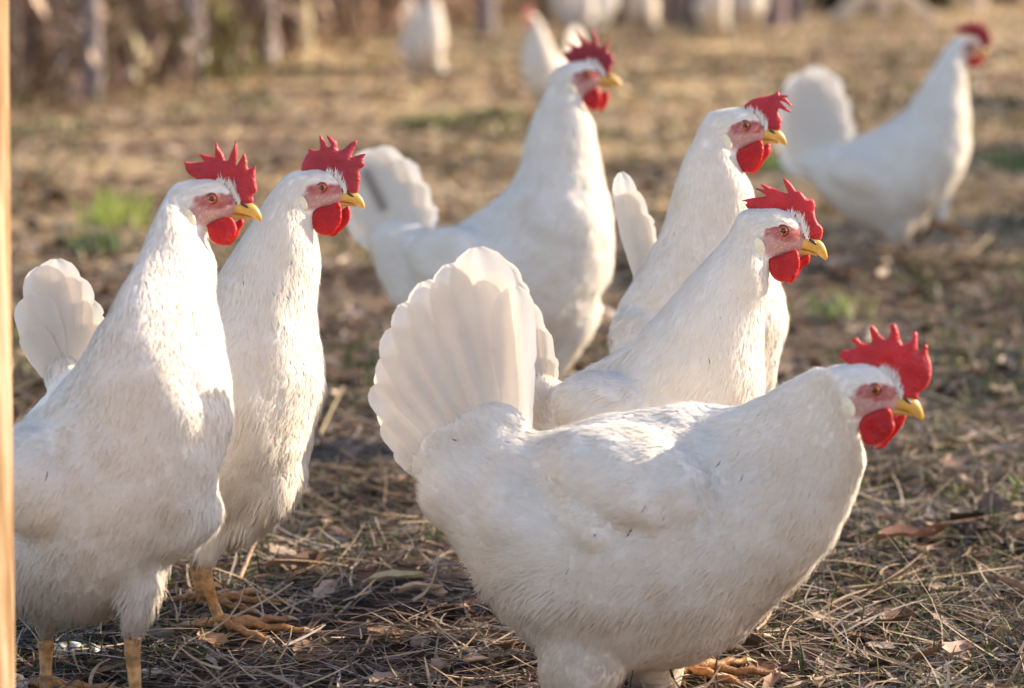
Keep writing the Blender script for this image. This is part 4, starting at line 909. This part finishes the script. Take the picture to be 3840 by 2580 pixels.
make_tree(2545, 104, 4.5, .06, (.36, .28, .22), 'broad tan trunk left of the close pair of tiny hens', .0)
make_tree(2615, 112, 4.3, .045, (.13, .11, .12), 'dark blue-grey trunk just left of the close pair of tiny hens', .01)
make_tree(2905, 97, 4.6, .05, (.30, .22, .21), 'purple-brown trunk left of the timber stand', -.01)
make_tree(2980, 88, 4.3, .04, (.26, .20, .17), 'thin brown trunk nearest the timber stand', .01)
# undergrowth
edge = [(-400, 470), (60, 420), (420, 380), (700, 300), (950, 215), (1200, 175), (1500, 130), (1900, 96), (2400, 80), (3050, 62), (3900, 40), (4600, 35)]
EG = np.array([G(*p) for p in edge]); tt = np.linspace(0, 1, len(EG))
a = Acc()
def edge_pt(s_): return np.array([np.interp(s_, tt, EG[:, 0]), np.interp(s_, tt, EG[:, 1]), 0])
PB = [(.24, .16, .11), (.40, .29, .20), (.08, .055, .04), (.19, .16, .08), (.55, .43, .33), (.24, .14, .12)]
for k in range(4200):
    s_ = .8 * rng.random() ** 1.25; p = edge_pt(s_) + np.array([rng.normal(0, .15), (.75 if rng.random() < .88 else .1) + abs(rng.normal(0, 1)) * 1.7, 0]); h = rng.uniform(.15, .65) * (.4 + .6 * min(1, (p[1] - edge_pt(s_)[1]) / 1.0)) * (1 if rng.random() < .85 else 1.6)
    c = np.array(PB[rng.integers(6)]) * rng.uniform(.6, 1.2) * (1 + 1.0 * (s_ > .42)); top_ = p + np.array([rng.normal(0, .22) * h, rng.normal(0, .2) * h, h])
    q = bez(p, top_, 4, .02); tube(a, q, np.linspace(rng.uniform(.003, .009), .0015, 4), c, 3, cap=False)
    for j_ in range(rng.integers(1, 6)):
        leaf(a, q[rng.integers(1, 4)] + rng.normal(0, .05, 3), rng.random() * 6.28, rng.uniform(.03, .09), rng.uniform(.015, .04), c * rng.uniform(.6, 1.7), rng.normal(.2, .2), rng.normal(0, .9))
tag(a.build('undergrowth', M_straw), 'tangled dry brown brush along the edge of the wood', kind='stuff')
# bushes
def bush(px, py, dy, r_, h, n, cols_, label, cat='bush', name='bush'):
    g = G(px, py); g[1] += dy; g[2] = 0; root = empty(name, g); tag(root, label, cat, 'bushes at the edge of the wood'); st = Acc(); lf = Acc()
    for k in range(14):
        az = rng.random() * 6.28; e = g + np.array([math.cos(az) * r_ * .7, math.sin(az) * r_ * .7, h * rng.uniform(.5, .95)]); tube(st, bez(g + rng.normal(0, .05, 3) * [1, 1, 0], e, 6, .03), np.linspace(.014, .003, 6), (.12, .09, .06), 5)
    cl = [rng.normal(0, 1, 3) for _ in range(26)]
    for k in range(n):
        c_ = cl[rng.integers(26)]; c_ = c_ / (np.linalg.norm(c_) + .6); p = g + np.array([c_[0] * r_, c_[1] * r_, h * (.5 + .5 * c_[2])]) + rng.normal(0, .09 * r_ + .03, 3)
        if p[2] < .01: p[2] = rng.uniform(.01, .15)
        leaf(lf, p, rng.random() * 6.28, rng.uniform(.05, .1), rng.uniform(.025, .045), np.array(cols_[rng.integers(len(cols_))]) * rng.uniform(.6, 1.3), .2, rng.normal(0, .8))
    st.build('branches', M_bark, root, g); lf.build('foliage', M_leafy, root, g)
DG = [(.035, .06, .02), (.06, .09, .03), (.03, .045, .02)]
for px, py, dy, r_, h, lab in ((3140, 42, .3, .6, 1.1, 'dark evergreen bush behind the left leg of the timber stand'), (3330, 42, .3, .6, 1.3, 'dark evergreen bush behind the middle of the timber stand'), (3540, 36, .3, .7, 1.2, 'dark evergreen bush right of the timber stand'),
                               (3800, 16, .3, .8, 1.3, 'dark evergreen bush at the upper right corner'), (1290, 130, .5, .5, .9, 'olive green bush left of the far standing hen')):
    bush(px, py, dy, r_, h, 1500, DG if px > 2000 else [(.10, .10, .05), (.16, .14, .07), (.07, .07, .035)], lab)
bush(640, 300, .0, .28, .28, 500, [(.30, .30, .07), (.22, .17, .08), (.12, .14, .04)], 'low yellow-green bush at the foot of the silver-barked tree')
bush(880, 215, .0, .2, .22, 350, [(.42, .36, .08), (.30, .26, .09), (.2, .14, .08)], 'low golden bush right of the silver-barked tree')
# wire fence in front of the brush
r_ = empty('wire_fence', (EG[1][0], EG[1][1] - .25, 0)); tag(r_, 'thin rusty wire mesh fence in front of the dry brush at upper left', 'fence')
p0 = EG[0] + [0, -.25, 0]; p1 = EG[5] + [-.3, -.25, 0]; a = Acc()
for z in np.arange(.08, 1.25, .1): tube(a, [p0 + [0, 0, z], p1 + [0, 0, z]], .0011, (.12, .10, .09), 4, cap=False)
n_ = int(np.linalg.norm(p1 - p0) / .1)
for k in range(n_ + 1):
    p = p0 + (p1 - p0) * k / n_; tube(a, [p, p + [0, 0, 1.2]], .0009, (.12, .10, .09), 4, cap=False)
a.build('wire_mesh', M_bark, r_, tuple(r_.location))

# leafless shrubs added out of view past the right edge: their broken shade falls across the run
for k, (x, y, r__, h_) in enumerate(((2.3, 5.6, .35, 1.0), (3.4, 7.2, .5, 1.5), (2.9, 4.1, .3, .9), (4.2, 9.4, .6, 1.6), (5.0, 6.5, .4, 2.0), (4.6, 3.2, .3, 1.75))):
    root = empty('shade_shrub', (x, y, 0)); tag(root, ('low', 'medium', 'knee-high', 'broad tall', 'tallest', 'nearest tall')[k] + ' bare twiggy shrub added out of view to shade the run', 'shade_shrub', 'bare shrubs added for shade'); st = Acc(); g = np.array([x, y, 0.])
    for q in range(150):
        az = rng.random() * 6.28; e = g + np.array([math.cos(az) * r__ * rng.random(), math.sin(az) * r__ * rng.random(), h_ * rng.uniform(.4, 1)])
        Q = bez(g + rng.normal(0, .12, 3) * [1, 1, 0], e, 6, .04); tube(st, Q, np.linspace(.010, .003, 6), (.16, .11, .08), 5)
        for w_ in range(5): 
            d = rng.normal(0, .16, 3); tube(st, [Q[rng.integers(2, 6)], Q[5] + d], [.004, .002], (.16, .11, .08), 4, cap=False)
    st.build('branches', M_bark, root, g)
